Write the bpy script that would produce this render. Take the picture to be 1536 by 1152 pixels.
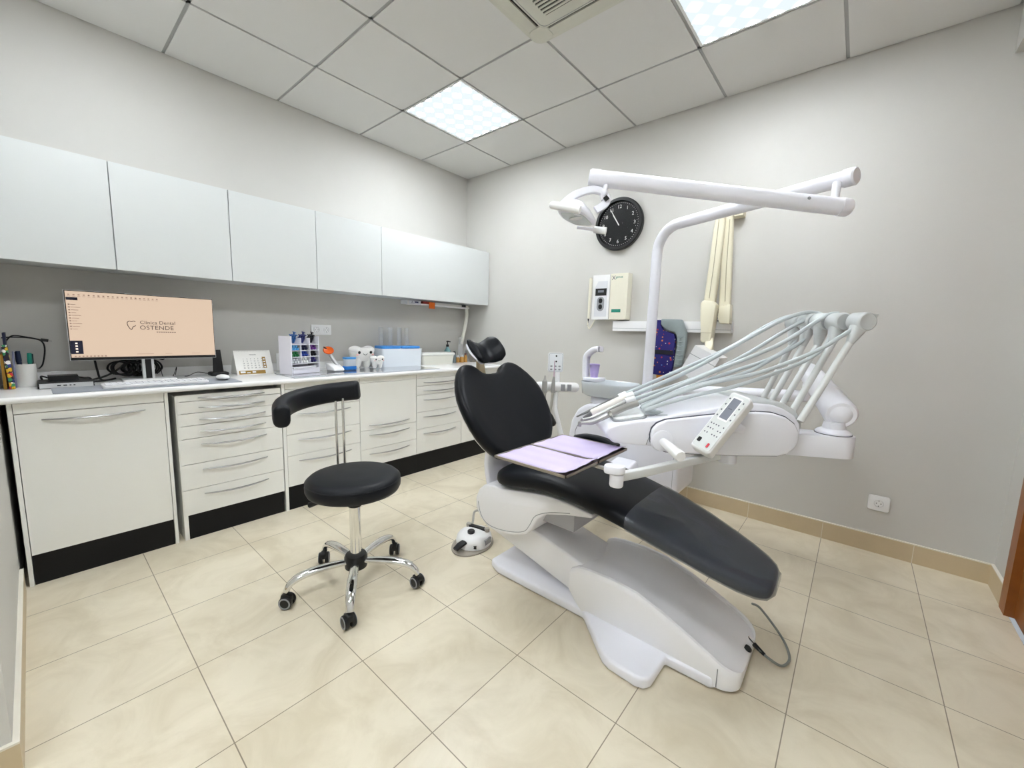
import bpy, bmesh, math, random
from mathutils import Vector, Matrix
random.seed(7)
S = bpy.context.scene
for o in list(bpy.data.objects):
    bpy.data.objects.remove(o, do_unlink=True)

# ------------------------------------------------------------------ camera, world, exposure
cam_data = bpy.data.cameras.new('camera')
cam_data.sensor_fit = 'HORIZONTAL'
cam_data.sensor_width = 36.0
cam_data.lens = 609.6345 / 1536.0 * 36.0
cam_data.clip_start = 0.01
cam = bpy.data.objects.new('camera', cam_data)
S.collection.objects.link(cam)
RX = Vector((0.76077943, 0.64839388, 0.02828496))
UY = Vector((-0.10424046, 0.07906022, 0.99140476))
BZ = Vector((0.64058456, -0.75718879, 0.12773627))
cam.matrix_world = Matrix(((RX.x, UY.x, BZ.x, 3.1915), (RX.y, UY.y, BZ.y, -2.9847), (RX.z, UY.z, BZ.z, 1.1734), (0, 0, 0, 1)))
S.camera = cam
world = bpy.data.worlds.new('world')
S.world = world
world.use_nodes = True
world.node_tree.nodes['Background'].inputs[0].default_value = (0.8, 0.85, 0.9, 1)
world.node_tree.nodes['Background'].inputs[1].default_value = 0.3
S.view_settings.view_transform = 'Standard'
S.view_settings.look = 'None'
S.view_settings.exposure = 0.66
S.view_settings.gamma = 1.0
S.view_settings.use_curve_mapping = False
LAMP = 22.5        # radiance of the bright LED spots in the ceiling panels

# ------------------------------------------------------------------ materials
def lin(c):
    c = c / 255.0
    return c / 12.92 if c <= 0.04045 else ((c + 0.055) / 1.055) ** 2.4
def L3(rgb):
    return (lin(rgb[0]), lin(rgb[1]), lin(rgb[2]), 1.0)
def mat(name, rgb, rough=0.5, metal=0.0, bump=0.0, bscale=60.0, var=0.0, vscale=8.0, spec=0.5, coat=0.0, trans=0.0, alpha=1.0, emit=0.0, ior=1.45):
    m = bpy.data.materials.new(name)
    m.use_nodes = True
    nt = m.node_tree
    b = nt.nodes['Principled BSDF']
    b.inputs['Base Color'].default_value = L3(rgb)
    b.inputs['Roughness'].default_value = rough
    b.inputs['Metallic'].default_value = metal
    b.inputs['Specular IOR Level'].default_value = spec
    b.inputs['Coat Weight'].default_value = coat
    b.inputs['Coat Roughness'].default_value = 0.08
    b.inputs['Transmission Weight'].default_value = trans
    b.inputs['Alpha'].default_value = alpha
    b.inputs['IOR'].default_value = ior
    if emit:
        b.inputs['Emission Color'].default_value = L3(rgb)
        b.inputs['Emission Strength'].default_value = emit
    tc = nt.nodes.new('ShaderNodeTexCoord')
    nz = nt.nodes.new('ShaderNodeTexNoise')
    nz.inputs['Scale'].default_value = vscale
    nz.inputs['Detail'].default_value = 4
    nt.links.new(tc.outputs['Object'], nz.inputs['Vector'])
    mr = nt.nodes.new('ShaderNodeMapRange')
    mr.inputs['To Min'].default_value = max(0.0, rough - 0.04)
    mr.inputs['To Max'].default_value = min(1.0, rough + 0.04)
    nt.links.new(nz.outputs['Fac'], mr.inputs['Value'])
    nt.links.new(mr.outputs['Result'], b.inputs['Roughness'])
    if var:
        mx = nt.nodes.new('ShaderNodeMix')
        mx.data_type = 'RGBA'
        lo = tuple(max(0, c * (1 - var)) for c in rgb)
        hi = tuple(min(255, c * (1 + var)) for c in rgb)
        mx.inputs['A'].default_value = L3(lo)
        mx.inputs['B'].default_value = L3(hi)
        nt.links.new(nz.outputs['Fac'], mx.inputs['Factor'])
        nt.links.new(mx.outputs['Result'], b.inputs['Base Color'])
    if bump:
        n2 = nt.nodes.new('ShaderNodeTexNoise')
        n2.inputs['Scale'].default_value = bscale
        n2.inputs['Detail'].default_value = 3
        nt.links.new(tc.outputs['Object'], n2.inputs['Vector'])
        bp = nt.nodes.new('ShaderNodeBump')
        bp.inputs['Strength'].default_value = bump
        bp.inputs['Distance'].default_value = 0.004
        nt.links.new(n2.outputs['Fac'], bp.inputs['Height'])
        nt.links.new(bp.outputs['Normal'], b.inputs['Normal'])
    return m

def floor_material():
    m = bpy.data.materials.new('floor_tiles')
    m.use_nodes = True
    nt = m.node_tree
    b = nt.nodes['Principled BSDF']
    tc = nt.nodes.new('ShaderNodeTexCoord')
    mp = nt.nodes.new('ShaderNodeMapping')
    mp.inputs['Location'].default_value = (-0.7977 + 0.3897 * 6, 2.7039 + 0.3897 * 6, 0)
    nt.links.new(tc.outputs['Object'], mp.inputs['Vector'])
    br = nt.nodes.new('ShaderNodeTexBrick')
    br.offset = 0.0
    br.squash = 1.0
    br.inputs['Scale'].default_value = 1.0
    br.inputs['Brick Width'].default_value = 0.3897
    br.inputs['Row Height'].default_value = 0.3897
    br.inputs['Mortar Size'].default_value = 0.0017
    br.inputs['Mortar Smooth'].default_value = 0.2
    br.inputs['Color1'].default_value = L3((229, 219, 197))
    br.inputs['Color2'].default_value = L3((225, 215, 192))
    br.inputs['Mortar'].default_value = L3((150, 138, 118))
    nt.links.new(mp.outputs['Vector'], br.inputs['Vector'])
    n1 = nt.nodes.new('ShaderNodeTexNoise')
    n1.inputs['Scale'].default_value = 4.2
    n1.inputs['Detail'].default_value = 9
    n1.inputs['Roughness'].default_value = 0.62
    n1.inputs['Distortion'].default_value = 0.9
    nt.links.new(tc.outputs['Object'], n1.inputs['Vector'])
    r1 = nt.nodes.new('ShaderNodeValToRGB')
    r1.color_ramp.elements[0].position = 0.36
    r1.color_ramp.elements[0].color = (0.80, 0.77, 0.715, 1)
    r1.color_ramp.elements[1].position = 0.60
    r1.color_ramp.elements[1].color = (1, 1, 1, 1)
    nt.links.new(n1.outputs['Fac'], r1.inputs['Fac'])
    mul = nt.nodes.new('ShaderNodeMix')
    mul.data_type = 'RGBA'
    mul.blend_type = 'MULTIPLY'
    mul.inputs['Factor'].default_value = 0.7
    nt.links.new(br.outputs['Color'], mul.inputs['A'])
    nt.links.new(r1.outputs['Color'], mul.inputs['B'])
    nt.links.new(mul.outputs['Result'], b.inputs['Base Color'])
    b.inputs['Roughness'].default_value = 0.34
    bp = nt.nodes.new('ShaderNodeBump')
    bp.inputs['Strength'].default_value = 0.25
    bp.inputs['Distance'].default_value = 0.002
    bp.invert = True
    nt.links.new(br.outputs['Fac'], bp.inputs['Height'])
    nt.links.new(bp.outputs['Normal'], b.inputs['Normal'])
    return m

def lamp_material(power=1.0):
    # prismatic diffuser: bright LED lenses in a hexagonal array on a pale blue sheet
    m = bpy.data.materials.new('led_diffuser')
    m.use_nodes = True
    nt = m.node_tree
    for n in list(nt.nodes):
        nt.nodes.remove(n)
    out = nt.nodes.new('ShaderNodeOutputMaterial')
    em = nt.nodes.new('ShaderNodeEmission')
    tc = nt.nodes.new('ShaderNodeTexCoord')
    sep = nt.nodes.new('ShaderNodeSeparateXYZ')
    nt.links.new(tc.outputs['Object'], sep.inputs[0])
    def math_(op, a, bb=None):
        n = nt.nodes.new('ShaderNodeMath')
        n.operation = op
        for i, v in enumerate((a, bb)):
            if v is None:
                continue
            if isinstance(v, (int, float)):
                n.inputs[i].default_value = v
            else:
                nt.links.new(v, n.inputs[i])
        return n.outputs[0]
    k = 2 * math.pi / 0.19
    sx = math_('SINE', math_('MULTIPLY', math_('ADD', sep.outputs['X'], sep.outputs['Y']), k))
    sy = math_('SINE', math_('MULTIPLY', math_('SUBTRACT', sep.outputs['X'], sep.outputs['Y']), k))
    v = math_('MULTIPLY', sx, sy)
    rp = nt.nodes.new('ShaderNodeMapRange')
    rp.interpolation_type = 'SMOOTHSTEP'
    rp.inputs['From Min'].default_value = -0.25
    rp.inputs['From Max'].default_value = 0.75
    rp.inputs['To Min'].default_value = 0.0
    rp.inputs['To Max'].default_value = 1.0
    nt.links.new(v, rp.inputs['Value'])
    p3 = math_('POWER', rp.outputs['Result'], 5.0)
    mx = nt.nodes.new('ShaderNodeMix')
    mx.data_type = 'RGBA'
    mx.inputs['A'].default_value = (0.555, 0.615, 0.64, 1)
    mx.inputs['B'].default_value = (LAMP * 3.02 * power, LAMP * 3.18 * power, LAMP * 3.34 * power, 1)
    nt.links.new(p3, mx.inputs['Factor'])
    nt.links.new(mx.outputs['Result'], em.inputs['Color'])
    nt.links.new(em.outputs[0], out.inputs['Surface'])
    return m

def pattern_material(name, base, colors, scale, size=0.3):
    # printed cloth: coloured blobs scattered over a plain ground
    m = bpy.data.materials.new(name)
    m.use_nodes = True
    nt = m.node_tree
    b = nt.nodes['Principled BSDF']
    b.inputs['Roughness'].default_value = 0.75
    tc = nt.nodes.new('ShaderNodeTexCoord')
    vo = nt.nodes.new('ShaderNodeTexVoronoi')
    vo.inputs['Scale'].default_value = scale
    nt.links.new(tc.outputs['Object'], vo.inputs['Vector'])
    sp = nt.nodes.new('ShaderNodeSeparateColor')
    nt.links.new(vo.outputs['Color'], sp.inputs[0])
    rp = nt.nodes.new('ShaderNodeValToRGB')
    rp.color_ramp.interpolation = 'CONSTANT'
    els = rp.color_ramp.elements
    els[0].color = L3(colors[0])
    els[1].position = 1.0 / len(colors)
    els[1].color = L3(colors[1])
    for i in range(2, len(colors)):
        e = els.new(i / len(colors))
        e.color = L3(colors[i])
    nt.links.new(sp.outputs[0], rp.inputs['Fac'])
    lt = nt.nodes.new('ShaderNodeMath')
    lt.operation = 'LESS_THAN'
    lt.inputs[1].default_value = size
    nt.links.new(vo.outputs['Distance'], lt.inputs[0])
    mx = nt.nodes.new('ShaderNodeMix')
    mx.data_type = 'RGBA'
    mx.inputs['A'].default_value = L3(base)
    nt.links.new(rp.outputs['Color'], mx.inputs['B'])
    nt.links.new(lt.outputs[0], mx.inputs['Factor'])
    nt.links.new(mx.outputs['Result'], b.inputs['Base Color'])
    return m

def clear_material(name, tint, mixf=0.25, rough=0.05):
    # thin clear plastic: mostly see-through with a sharp gloss
    m = bpy.data.materials.new(name)
    m.use_nodes = True
    nt = m.node_tree
    b = nt.nodes['Principled BSDF']
    b.inputs['Base Color'].default_value = L3(tint)
    b.inputs['Roughness'].default_value = rough
    tr = nt.nodes.new('ShaderNodeBsdfTransparent')
    ms = nt.nodes.new('ShaderNodeMixShader')
    ms.inputs[0].default_value = mixf
    nt.links.new(tr.outputs[0], ms.inputs[1])
    nt.links.new(b.outputs[0], ms.inputs[2])
    nz = nt.nodes.new('ShaderNodeTexNoise')
    nz.inputs['Scale'].default_value = 6.0
    bp = nt.nodes.new('ShaderNodeBump')
    bp.inputs['Strength'].default_value = 0.2
    bp.inputs['Distance'].default_value = 0.01
    nt.links.new(nz.outputs['Fac'], bp.inputs['Height'])
    nt.links.new(bp.outputs['Normal'], b.inputs['Normal'])
    nt.links.new(ms.outputs[0], nt.nodes['Material Output'].inputs['Surface'])
    return m

WALL = mat('wall_paint', (204, 202, 197), 0.6, var=0.012, vscale=3, bump=0.02, bscale=200)
CEIL = mat('ceiling_tile', (220, 219, 216), 0.85, bump=0.05, bscale=300)
GRID = mat('ceiling_grid_metal', (168, 168, 166), 0.5)
FLOOR = floor_material()
BASEB = mat('baseboard_tile', (202, 184, 152), 0.4, var=0.05, vscale=6)
GROUT = mat('grout_line', (226, 220, 206), 0.7)
WHITECAB = mat('white_laminate', (243, 243, 238), 0.35, spec=0.4)
WHITECAB2 = mat('white_door_laminate', (214, 217, 216), 0.38, spec=0.4)
COUNTER = mat('white_worktop', (240, 240, 239), 0.18, spec=0.5)
BLACKPL = mat('black_plinth', (11, 12, 15), 0.4, spec=0.3)
CHROME = mat('chrome', (232, 232, 230), 0.09, metal=1.0)
STEEL = mat('brushed_steel', (178, 177, 174), 0.3, metal=1.0)
HANDLE = mat('handle_metal', (168, 168, 168), 0.33, metal=1.0)
LEATHER = mat('black_upholstery', (8, 11, 17), 0.4, spec=0.26)
STOOLL = mat('black_stool_vinyl', (13, 16, 22), 0.46, spec=0.32)
BLACK = mat('black_plastic', (16, 16, 17), 0.4)
RUBBER = mat('black_rubber', (20, 20, 21), 0.7)
DWHITE = mat('dental_white_plastic', (240, 240, 247), 0.3, coat=0.25)
DWHITE2 = mat('dental_warm_white', (242, 241, 243), 0.33, coat=0.2)
SEAM = mat('dark_seam', (84, 86, 96), 0.6)
DGREY = mat('dental_grey_plastic', (203, 206, 206), 0.38)
HOSE = mat('grey_hose', (192, 199, 201), 0.36)
CREAM = mat('cream_plastic', (232, 228, 210), 0.4)
SHELL_W = mat('white_enamel', (240, 240, 240), 0.3)
LILAC = mat('lilac_paper', (207, 195, 228), 0.85, bump=0.15, bscale=25)
LILACP = mat('lilac_cup_plastic', (194, 176, 230), 0.4)
GLASSG = mat('grey_satin_bowl', (212, 218, 222), 0.2, coat=0.4)
GREYRING = mat('grey_ring', (150, 152, 156), 0.5)
SILPAD = mat('pale_silicone', (222, 224, 224), 0.45)
SCREENG = mat('lcd_grey', (128, 131, 142), 0.25)
WOOD = mat('door_frame_wood', (140, 82, 32), 0.4, var=0.18, vscale=14)
WOODD = mat('door_dark_wood', (66, 22, 14), 0.35, var=0.15, vscale=10)
ACMAT = mat('ac_plastic', (206, 205, 192), 0.5)
DARKGAP = mat('dark_gap', (40, 34, 30), 0.8)
NAVY = mat('navy_plastic', (26, 32, 84), 0.45)
LAMPM = lamp_material()
LAMPM_DIM = lamp_material(0.55)

# ------------------------------------------------------------------ mesh helpers
def vec(p):
    return Vector(p)
def spline(pts, n=8):
    P = [Vector(p) for p in pts]
    if len(P) < 3:
        return P
    out = []
    for i in range(len(P) - 1):
        p0 = P[max(i - 1, 0)]; p1 = P[i]; p2 = P[i + 1]; p3 = P[min(i + 2, len(P) - 1)]
        for k in range(n):
            t = k / n
            out.append(0.5 * ((2 * p1) + (p2 - p0) * t + (2 * p0 - 5 * p1 + 4 * p2 - p3) * t * t + (3 * p1 - p0 - 3 * p2 + p3) * t ** 3))
    out.append(P[-1])
    return out
def interp(vals, m):
    out = []
    k = len(vals) - 1
    for i in range(m):
        t = i / (m - 1) * k
        j = min(int(t), k - 1)
        out.append(vals[j] + (vals[j + 1] - vals[j]) * (t - j))
    return out

class MB:
    def __init__(self):
        self.bm = bmesh.new()
    def face(self, vs):
        try:
            return self.bm.faces.new(vs)
        except ValueError:
            return None
    def _bevel(self, faces, bev, seg=2, ang=20):
        if bev <= 0:
            return
        es = set()
        for f in faces:
            for e in f.edges:
                if len(e.link_faces) == 2 and e.calc_face_angle(0) > math.radians(ang):
                    es.add(e)
        bmesh.ops.bevel(self.bm, geom=list(es), offset=bev, segments=seg, affect='EDGES', profile=0.5, clamp_overlap=True)
    def box(self, x0, x1, y0, y1, z0, z1, bev=0.0, seg=2, M=None):
        cs = [(x0, y0, z0), (x1, y0, z0), (x1, y1, z0), (x0, y1, z0), (x0, y0, z1), (x1, y0, z1), (x1, y1, z1), (x0, y1, z1)]
        v = [self.bm.verts.new(M @ Vector(c) if M else c) for c in cs]
        fs = [self.bm.faces.new([v[i] for i in q]) for q in ((0, 3, 2, 1), (4, 5, 6, 7), (0, 1, 5, 4), (1, 2, 6, 5), (2, 3, 7, 6), (3, 0, 4, 7))]
        self._bevel(fs, bev, seg)
        return self
    def prism(self, pts, fn, d0, d1, bev=0.0, seg=2, ang=20):
        a = [self.bm.verts.new(fn(u, v, d0)) for u, v in pts]
        b = [self.bm.verts.new(fn(u, v, d1)) for u, v in pts]
        n = len(pts)
        fs = [self.face(a), self.face(list(reversed(b)))]
        for i in range(n):
            fs.append(self.face([a[(i + 1) % n], a[i], b[i], b[(i + 1) % n]]))
        fs = [f for f in fs if f]
        bmesh.ops.recalc_face_normals(self.bm, faces=fs)
        self._bevel(fs, bev, seg, ang)
        return self
    def loft(self, rings, cap0=True, cap1=True, closed=True):
        R = [[self.bm.verts.new(p) for p in r] for r in rings]
        n = len(R[0])
        fs = []
        for i in range(len(R) - 1):
            for k in range(n if closed else n - 1):
                fs.append(self.face([R[i][k], R[i][(k + 1) % n], R[i + 1][(k + 1) % n], R[i + 1][k]]))
        if cap0:
            fs.append(self.face(list(reversed(R[0]))))
        if cap1:
            fs.append(self.face(R[-1]))
        fs = [f for f in fs if f]
        bmesh.ops.recalc_face_normals(self.bm, faces=fs)
        return self
    def tube(self, pts, r, n=12, flat=None, up=None, cap=True, round_end=False):
        P = [Vector(p) for p in pts]
        m = len(P)
        rad = [r] * m if isinstance(r, (int, float)) else (list(r) if len(r) == m else interp(list(r), m))
        if round_end:
            t0 = (P[0] - P[1]).normalized(); t1 = (P[-1] - P[-2]).normalized()
            pre = [(P[0] + t0 * rad[0] * math.sin(a), rad[0] * math.cos(a)) for a in (1.45, 1.1, 0.7, 0.35)]
            post = [(P[-1] + t1 * rad[-1] * math.sin(a), rad[-1] * math.cos(a)) for a in (0.35, 0.7, 1.1, 1.45)]
            P = [p for p, q in pre] + P + [p for p, q in post]
            rad = [q for p, q in pre] + rad + [q for p, q in post]
            m = len(P)
        T = []
        for i in range(m):
            a = P[max(i - 1, 0)]; b = P[min(i + 1, m - 1)]
            T.append((b - a).normalized())
        ref = Vector(up) if up else (Vector((0, 0, 1)) if abs(T[0].z) < 0.9 else Vector((1, 0, 0)))
        N = (ref - T[0] * ref.dot(T[0])).normalized()
        rings = []
        for i in range(m):
            if i:
                N = (N - T[i] * N.dot(T[i])).normalized()
            if up:
                N = (ref - T[i] * ref.dot(T[i])).normalized()
            B = T[i].cross(N)
            fl = flat or (1, 1)
            rings.append([P[i] + N * (math.cos(2 * math.pi * k / n) * rad[i] * fl[0]) + B * (math.sin(2 * math.pi * k / n) * rad[i] * fl[1]) for k in range(n)])
        return self.loft(rings, cap, cap)
    def beam(self, pts, w, h, up=(0, 0, 1), c=0.25):
        # rounded-rectangle section swept along pts; w across, h along up (lists allowed)
        P = [Vector(p) for p in pts]
        m = len(P)
        W = [w] * m if isinstance(w, (int, float)) else w
        H = [h] * m if isinstance(h, (int, float)) else h
        U = Vector(up)
        rings = []
        for i in range(m):
            t = (P[min(i + 1, m - 1)] - P[max(i - 1, 0)]).normalized()
            N = (U - t * U.dot(t)).normalized()
            B = t.cross(N)
            ring = []
            a, b = W[i] / 2, H[i] / 2
            rr = c * min(a, b) * 2
            for sx, sy, a0 in ((1, 1, 0), (-1, 1, 90), (-1, -1, 180), (1, -1, 270)):
                for k in range(5):
                    th = math.radians(a0 + k * 22.5)
                    ring.append(P[i] + B * (sx * (a - rr) + rr * math.cos(th)) + N * (sy * (b - rr) + rr * math.sin(th)))
            rings.append(ring)
        return self.loft(rings)
    def lathe(self, prof, c=(0, 0, 0), axis=(0, 0, 1), n=32, start=None):
        A = Vector(axis).normalized()
        ref = Vector(start) if start else (Vector((1, 0, 0)) if abs(A.x) < 0.9 else Vector((0, 1, 0)))
        X = (ref - A * ref.dot(A)).normalized()
        Y = A.cross(X)
        c = Vector(c)
        rings = [[c + A * z + X * (r * math.cos(2 * math.pi * k / n)) + Y * (r * math.sin(2 * math.pi * k / n)) for k in range(n)] for r, z in prof]
        return self.loft(rings, prof[0][0] > 1e-6, prof[-1][0] > 1e-6)
    def ell(self, c, rx, ry, rz, M=None, nu=24, nv=14):
        c = Vector(c)
        rings = []
        for j in range(nv + 1):
            t = -math.pi / 2 + math.pi * (0.02 + 0.96 * j / nv)
            r = []
            for k in range(nu):
                a = 2 * math.pi * k / nu
                p = Vector((rx * math.cos(t) * math.cos(a), ry * math.cos(t) * math.sin(a), rz * math.sin(t)))
                r.append(c + (M @ p if M else p))
            rings.append(r)
        return self.loft(rings)

BASE = {}
def link(o, parent):
    S.collection.objects.link(o)
    if parent:
        o.parent = parent
def obj(name, mb, m, parent=None, sharp=38, sub=0):
    me = bpy.data.meshes.new(name)
    mb.bm.to_mesh(me)
    mb.bm.free()
    if parent is not None:
        off = BASE.get(parent.name, Vector((0, 0, 0)))
    else:
        xs = [v.co for v in me.vertices]
        off = Vector(((min(v.x for v in xs) + max(v.x for v in xs)) / 2, (min(v.y for v in xs) + max(v.y for v in xs)) / 2, min(v.z for v in xs)))
    me.transform(Matrix.Translation(-off))
    for p in me.polygons:
        p.use_smooth = True
    me.set_sharp_from_angle(angle=math.radians(sharp))
    me.materials.append(m)
    o = bpy.data.objects.new(name, me)
    link(o, parent)
    if parent is None:
        o.location = off
    BASE[o.name] = off.copy()
    if sub:
        sm = o.modifiers.new('subsurf', 'SUBSURF')
        sm.levels = sub
        sm.render_levels = sub
    return o
def tag(o, label, cat, group=None):
    o['label'] = label
    o['category'] = cat
    if group:
        o['group'] = group
    return o
def thing(name, label, cat, loc, group=None):
    o = bpy.data.objects.new(name, None)
    o.empty_display_size = 0.1
    S.collection.objects.link(o)
    o.location = loc
    BASE[o.name] = Vector(loc)
    return tag(o, label, cat, group)
def struct(name, mb, m, parent=None, sharp=38):
    o = obj(name, mb, m, parent, sharp)
    if parent is None:
        o['kind'] = 'structure'
    return o
def dup(root, loc, label=None, group=None):
    r = root.copy()
    S.collection.objects.link(r)
    r.location = loc
    BASE[r.name] = Vector(loc)
    if label:
        r['label'] = label
    if group:
        r['group'] = group
    for ch in list(root.children):
        c = ch.copy()
        S.collection.objects.link(c)
        c.parent = r
        for g in list(ch.children):
            d = g.copy()
            S.collection.objects.link(d)
            d.parent = c
    return r
def text_mb(s, size, origin, xd, yd, extrude=0.0004, align='LEFT', spacing=1.0):
    cu = bpy.data.curves.new('letters', 'FONT')
    cu.body = s
    cu.size = size
    cu.align_x = align
    cu.align_y = 'CENTER'
    cu.space_character = spacing
    cu.extrude = extrude
    cu.resolution_u = 3
    tmp = bpy.data.objects.new('letters', cu)
    S.collection.objects.link(tmp)
    bpy.context.view_layer.update()
    me = bpy.data.meshes.new_from_object(tmp.evaluated_get(bpy.context.evaluated_depsgraph_get()))
    bpy.data.objects.remove(tmp)
    bpy.data.curves.remove(cu)
    X = Vector(xd).normalized(); Y = Vector(yd).normalized(); Z = X.cross(Y)
    o = Vector(origin)
    me.transform(Matrix(((X.x, Y.x, Z.x, o.x), (X.y, Y.y, Z.y, o.y), (X.z, Y.z, Z.z, o.z), (0, 0, 0, 1))))
    mb = MB()
    mb.bm.from_mesh(me)
    bpy.data.meshes.remove(me)
    return mb
def add_text(mb, *a, **k):
    t = text_mb(*a, **k)
    me = bpy.data.meshes.new('tmp')
    t.bm.to_mesh(me)
    t.bm.free()
    mb.bm.from_mesh(me)
    bpy.data.meshes.remove(me)
def xz(y0=0):
    return lambda u, v, d: (u, d, v)
XY = lambda u, v, d: (u, v, d)
YZ = lambda u, v, d: (d, u, v)
def rrect(x0, x1, y0, y1, r, n=6):
    out = []
    for cx, cy, a0 in ((x1 - r, y1 - r, 0), (x0 + r, y1 - r, 90), (x0 + r, y0 + r, 180), (x1 - r, y0 + r, 270)):
        for k in range(n + 1):
            t = math.radians(a0 + 90 * k / n)
            out.append((cx + r * math.cos(t), cy + r * math.sin(t)))
    return out

# ================================================================== THE ROOM
H = 2.6856
W = 3.81
LY = -3.098
struct('floor', MB().box(0, W, -4.8, 0, -0.05, 0), FLOOR)
bpy.data.objects['floor'].data.transform(Matrix.Translation(Vector(bpy.data.objects['floor'].location)))
bpy.data.objects['floor'].location = (0, 0, 0)
struct('wall_left', MB().box(-0.1, 0, -3.3, 0.1, 0, H + 0.1), WALL)
struct('wall_back', MB().box(0, W, 0, 0.1, 0, H + 0.1), WALL)
struct('wall_right', MB().box(W, W + 0.1, -0.235, 0.1, 0, H + 0.1).box(W, W + 0.1, -4.8, -0.235, 2.1, H + 0.1).box(W, W + 0.1, -4.8, -1.25, 0, 2.1), WALL)
struct('wall_front', MB().box(0, 1.66, -3.3, LY, 0, H + 0.1).box(1.53, 1.66, -4.8, -3.3, 0, H + 0.1).box(1.53, W + 0.1, -4.9, -4.8, 0, H + 0.1), WALL)
# suspended ceiling: tiles hanging a few millimetres below the bars
b0, a0 = 0.584, -0.5738
def edges(lo, hi, start):
    e = [lo]
    k = math.ceil((lo - start) / 0.6 + 1e-6)
    while start + 0.6 * k < hi - 0.02:
        e.append(start + 0.6 * k)
        k += 1
    e.append(hi)
    return e
xs = edges(0.0, 3.585, b0)
ys = edges(-4.7738, 0.0, a0)
lights = [(0.584, -1.1738), (2.384, -1.1738), (0.584, -2.9738), (2.384, -2.9738), (2.384, -4.1738)]  # fourth: added unseen overhead panel; fifth: added fill panel in the passage
AC = (1.734, -1.824, 2.434, -1.124)
cb = MB()
gb = MB()
for i in range(len(xs) - 1):
    for j in range(len(ys) - 1):
        if any(abs(xs[i] - lx) < 0.05 and abs(ys[j] - ly) < 0.05 for lx, ly in lights):
            continue
        g = 0.008
        cb.box(xs[i] + g, xs[i + 1] - g, ys[j] + g, ys[j + 1] - g, H, H + 0.015, 0.002, 1)
struct('ceiling', cb, CEIL)
for x in xs:
    gb.box(x - 0.012, x + 0.012, -4.8, 0, H + 0.006, H + 0.03)
for y in ys:
    gb.box(0, 3.585, y - 0.012, y + 0.012, H + 0.006, H + 0.03)
gb.box(0, W, -4.9, 0, H + 0.06, H + 0.1)
o = struct('trim_1', gb, GRID)
# soffit box along the right wall
struct('trim_2', MB().box(3.589, W, -4.8, 0, 2.485, H + 0.08, 0.004), WALL)
# baseboards
def baseboard(name, x0, x1, y0, y1, joints, axis):
    o = struct(name, MB().box(x0, x1, y0, y1, 0, 0.1, 0.002, 1), BASEB)
    return o
def joints_mb():
    return MB()
bb = struct('baseboard_back', MB().box(0.53, W, -0.012, 0, 0, 0.1, 0.002, 1), BASEB)
jm = MB().box(0.53, W, -0.0125, 0, 0.1, 0.105)
for k in range(8):
    x = 0.7977 + 0.3897 * k
    if 0.55 < x < W - 0.02:
        jm.box(x - 0.0012, x + 0.0012, -0.0127, -0.008, 0.0, 0.1)
struct('baseboard_joints', jm, GROUT, bb)
bb = struct('baseboard_right', MB().box(W - 0.012, W, -0.232, -0.012, 0, 0.1, 0.002, 1), BASEB)
struct('baseboard_joints', MB().box(W - 0.0125, W, -0.232, -0.012, 0.1, 0.105), GROUT, bb)
bb = struct('baseboard_front', MB().box(0.56, 1.672, LY, LY + 0.012, 0, 0.1, 0.002, 1).box(1.66, 1.672, -4.8, LY, 0, 0.1, 0.002, 1), BASEB)
struct('baseboard_joints', MB().box(0.56, 1.6725, LY, LY + 0.0125, 0.1, 0.106).box(1.66, 1.6725, -4.8, LY, 0.1, 0.106), GROUT, bb)
# wooden door in the right wall
dr = struct('door_1', MB().box(W - 0.015, W + 0.08, -0.315, -0.235, 0, 2.1, 0.004).box(W - 0.015, W + 0.08, -1.25, -1.17, 0, 2.1, 0.004).box(W - 0.015, W + 0.08, -1.17, -0.315, 2.02, 2.1, 0.004), WOOD)
lf = struct('door_leaf', MB().box(W + 0.03, W + 0.07, -1.17, -0.315, 0.004, 2.02), WOODD, dr)
lm = MB()
for y0, y1, z0, z1 in ((-0.43, -0.315, 0.004, 2.02), (-1.17, -1.055, 0.004, 2.02), (-1.055, -0.43, 0.004, 0.16), (-1.055, -0.43, 0.9, 1.02), (-1.055, -0.43, 1.88, 2.02)):
    lm.box(W + 0.015, W + 0.035, y0, y1, z0, z1, 0.006)
struct('door_rails', lm, WOOD, dr)

# ceiling lamps; the last two are unseen, added to brighten low cabinets and chair base
for i, (lx, ly) in enumerate(lights):
    where = ['square ceiling light panel over the white wall cabinets, nearest the corner', 'square ceiling light panel beside the air conditioner, near the clock wall', 'square ceiling light panel at the top left edge of the photo', 'square ceiling light panel added unseen above the viewer for extra light', 'square ceiling light panel added unseen in the passage behind the viewer as fill light']
    t = thing('ceiling_light', where[i], 'ceiling light', (lx + 0.3, ly + 0.3, H), 'square ceiling light panels')
    fr = MB()
    for x0, x1, y0, y1 in ((0.008, 0.592, 0.008, 0.02), (0.008, 0.592, 0.58, 0.592), (0.008, 0.02, 0.02, 0.58), (0.58, 0.592, 0.02, 0.58)):
        fr.box(lx + x0, lx + x1, ly + y0, ly + y1, H, H + 0.02, 0.001, 1)
    obj('frame', fr, SHELL_W, t)
    obj('diffuser', MB().box(lx + 0.02, lx + 0.58, ly + 0.02, ly + 0.58, H + 0.002, H + 0.008), LAMPM_DIM if i == 2 else LAMPM, t)

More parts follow.
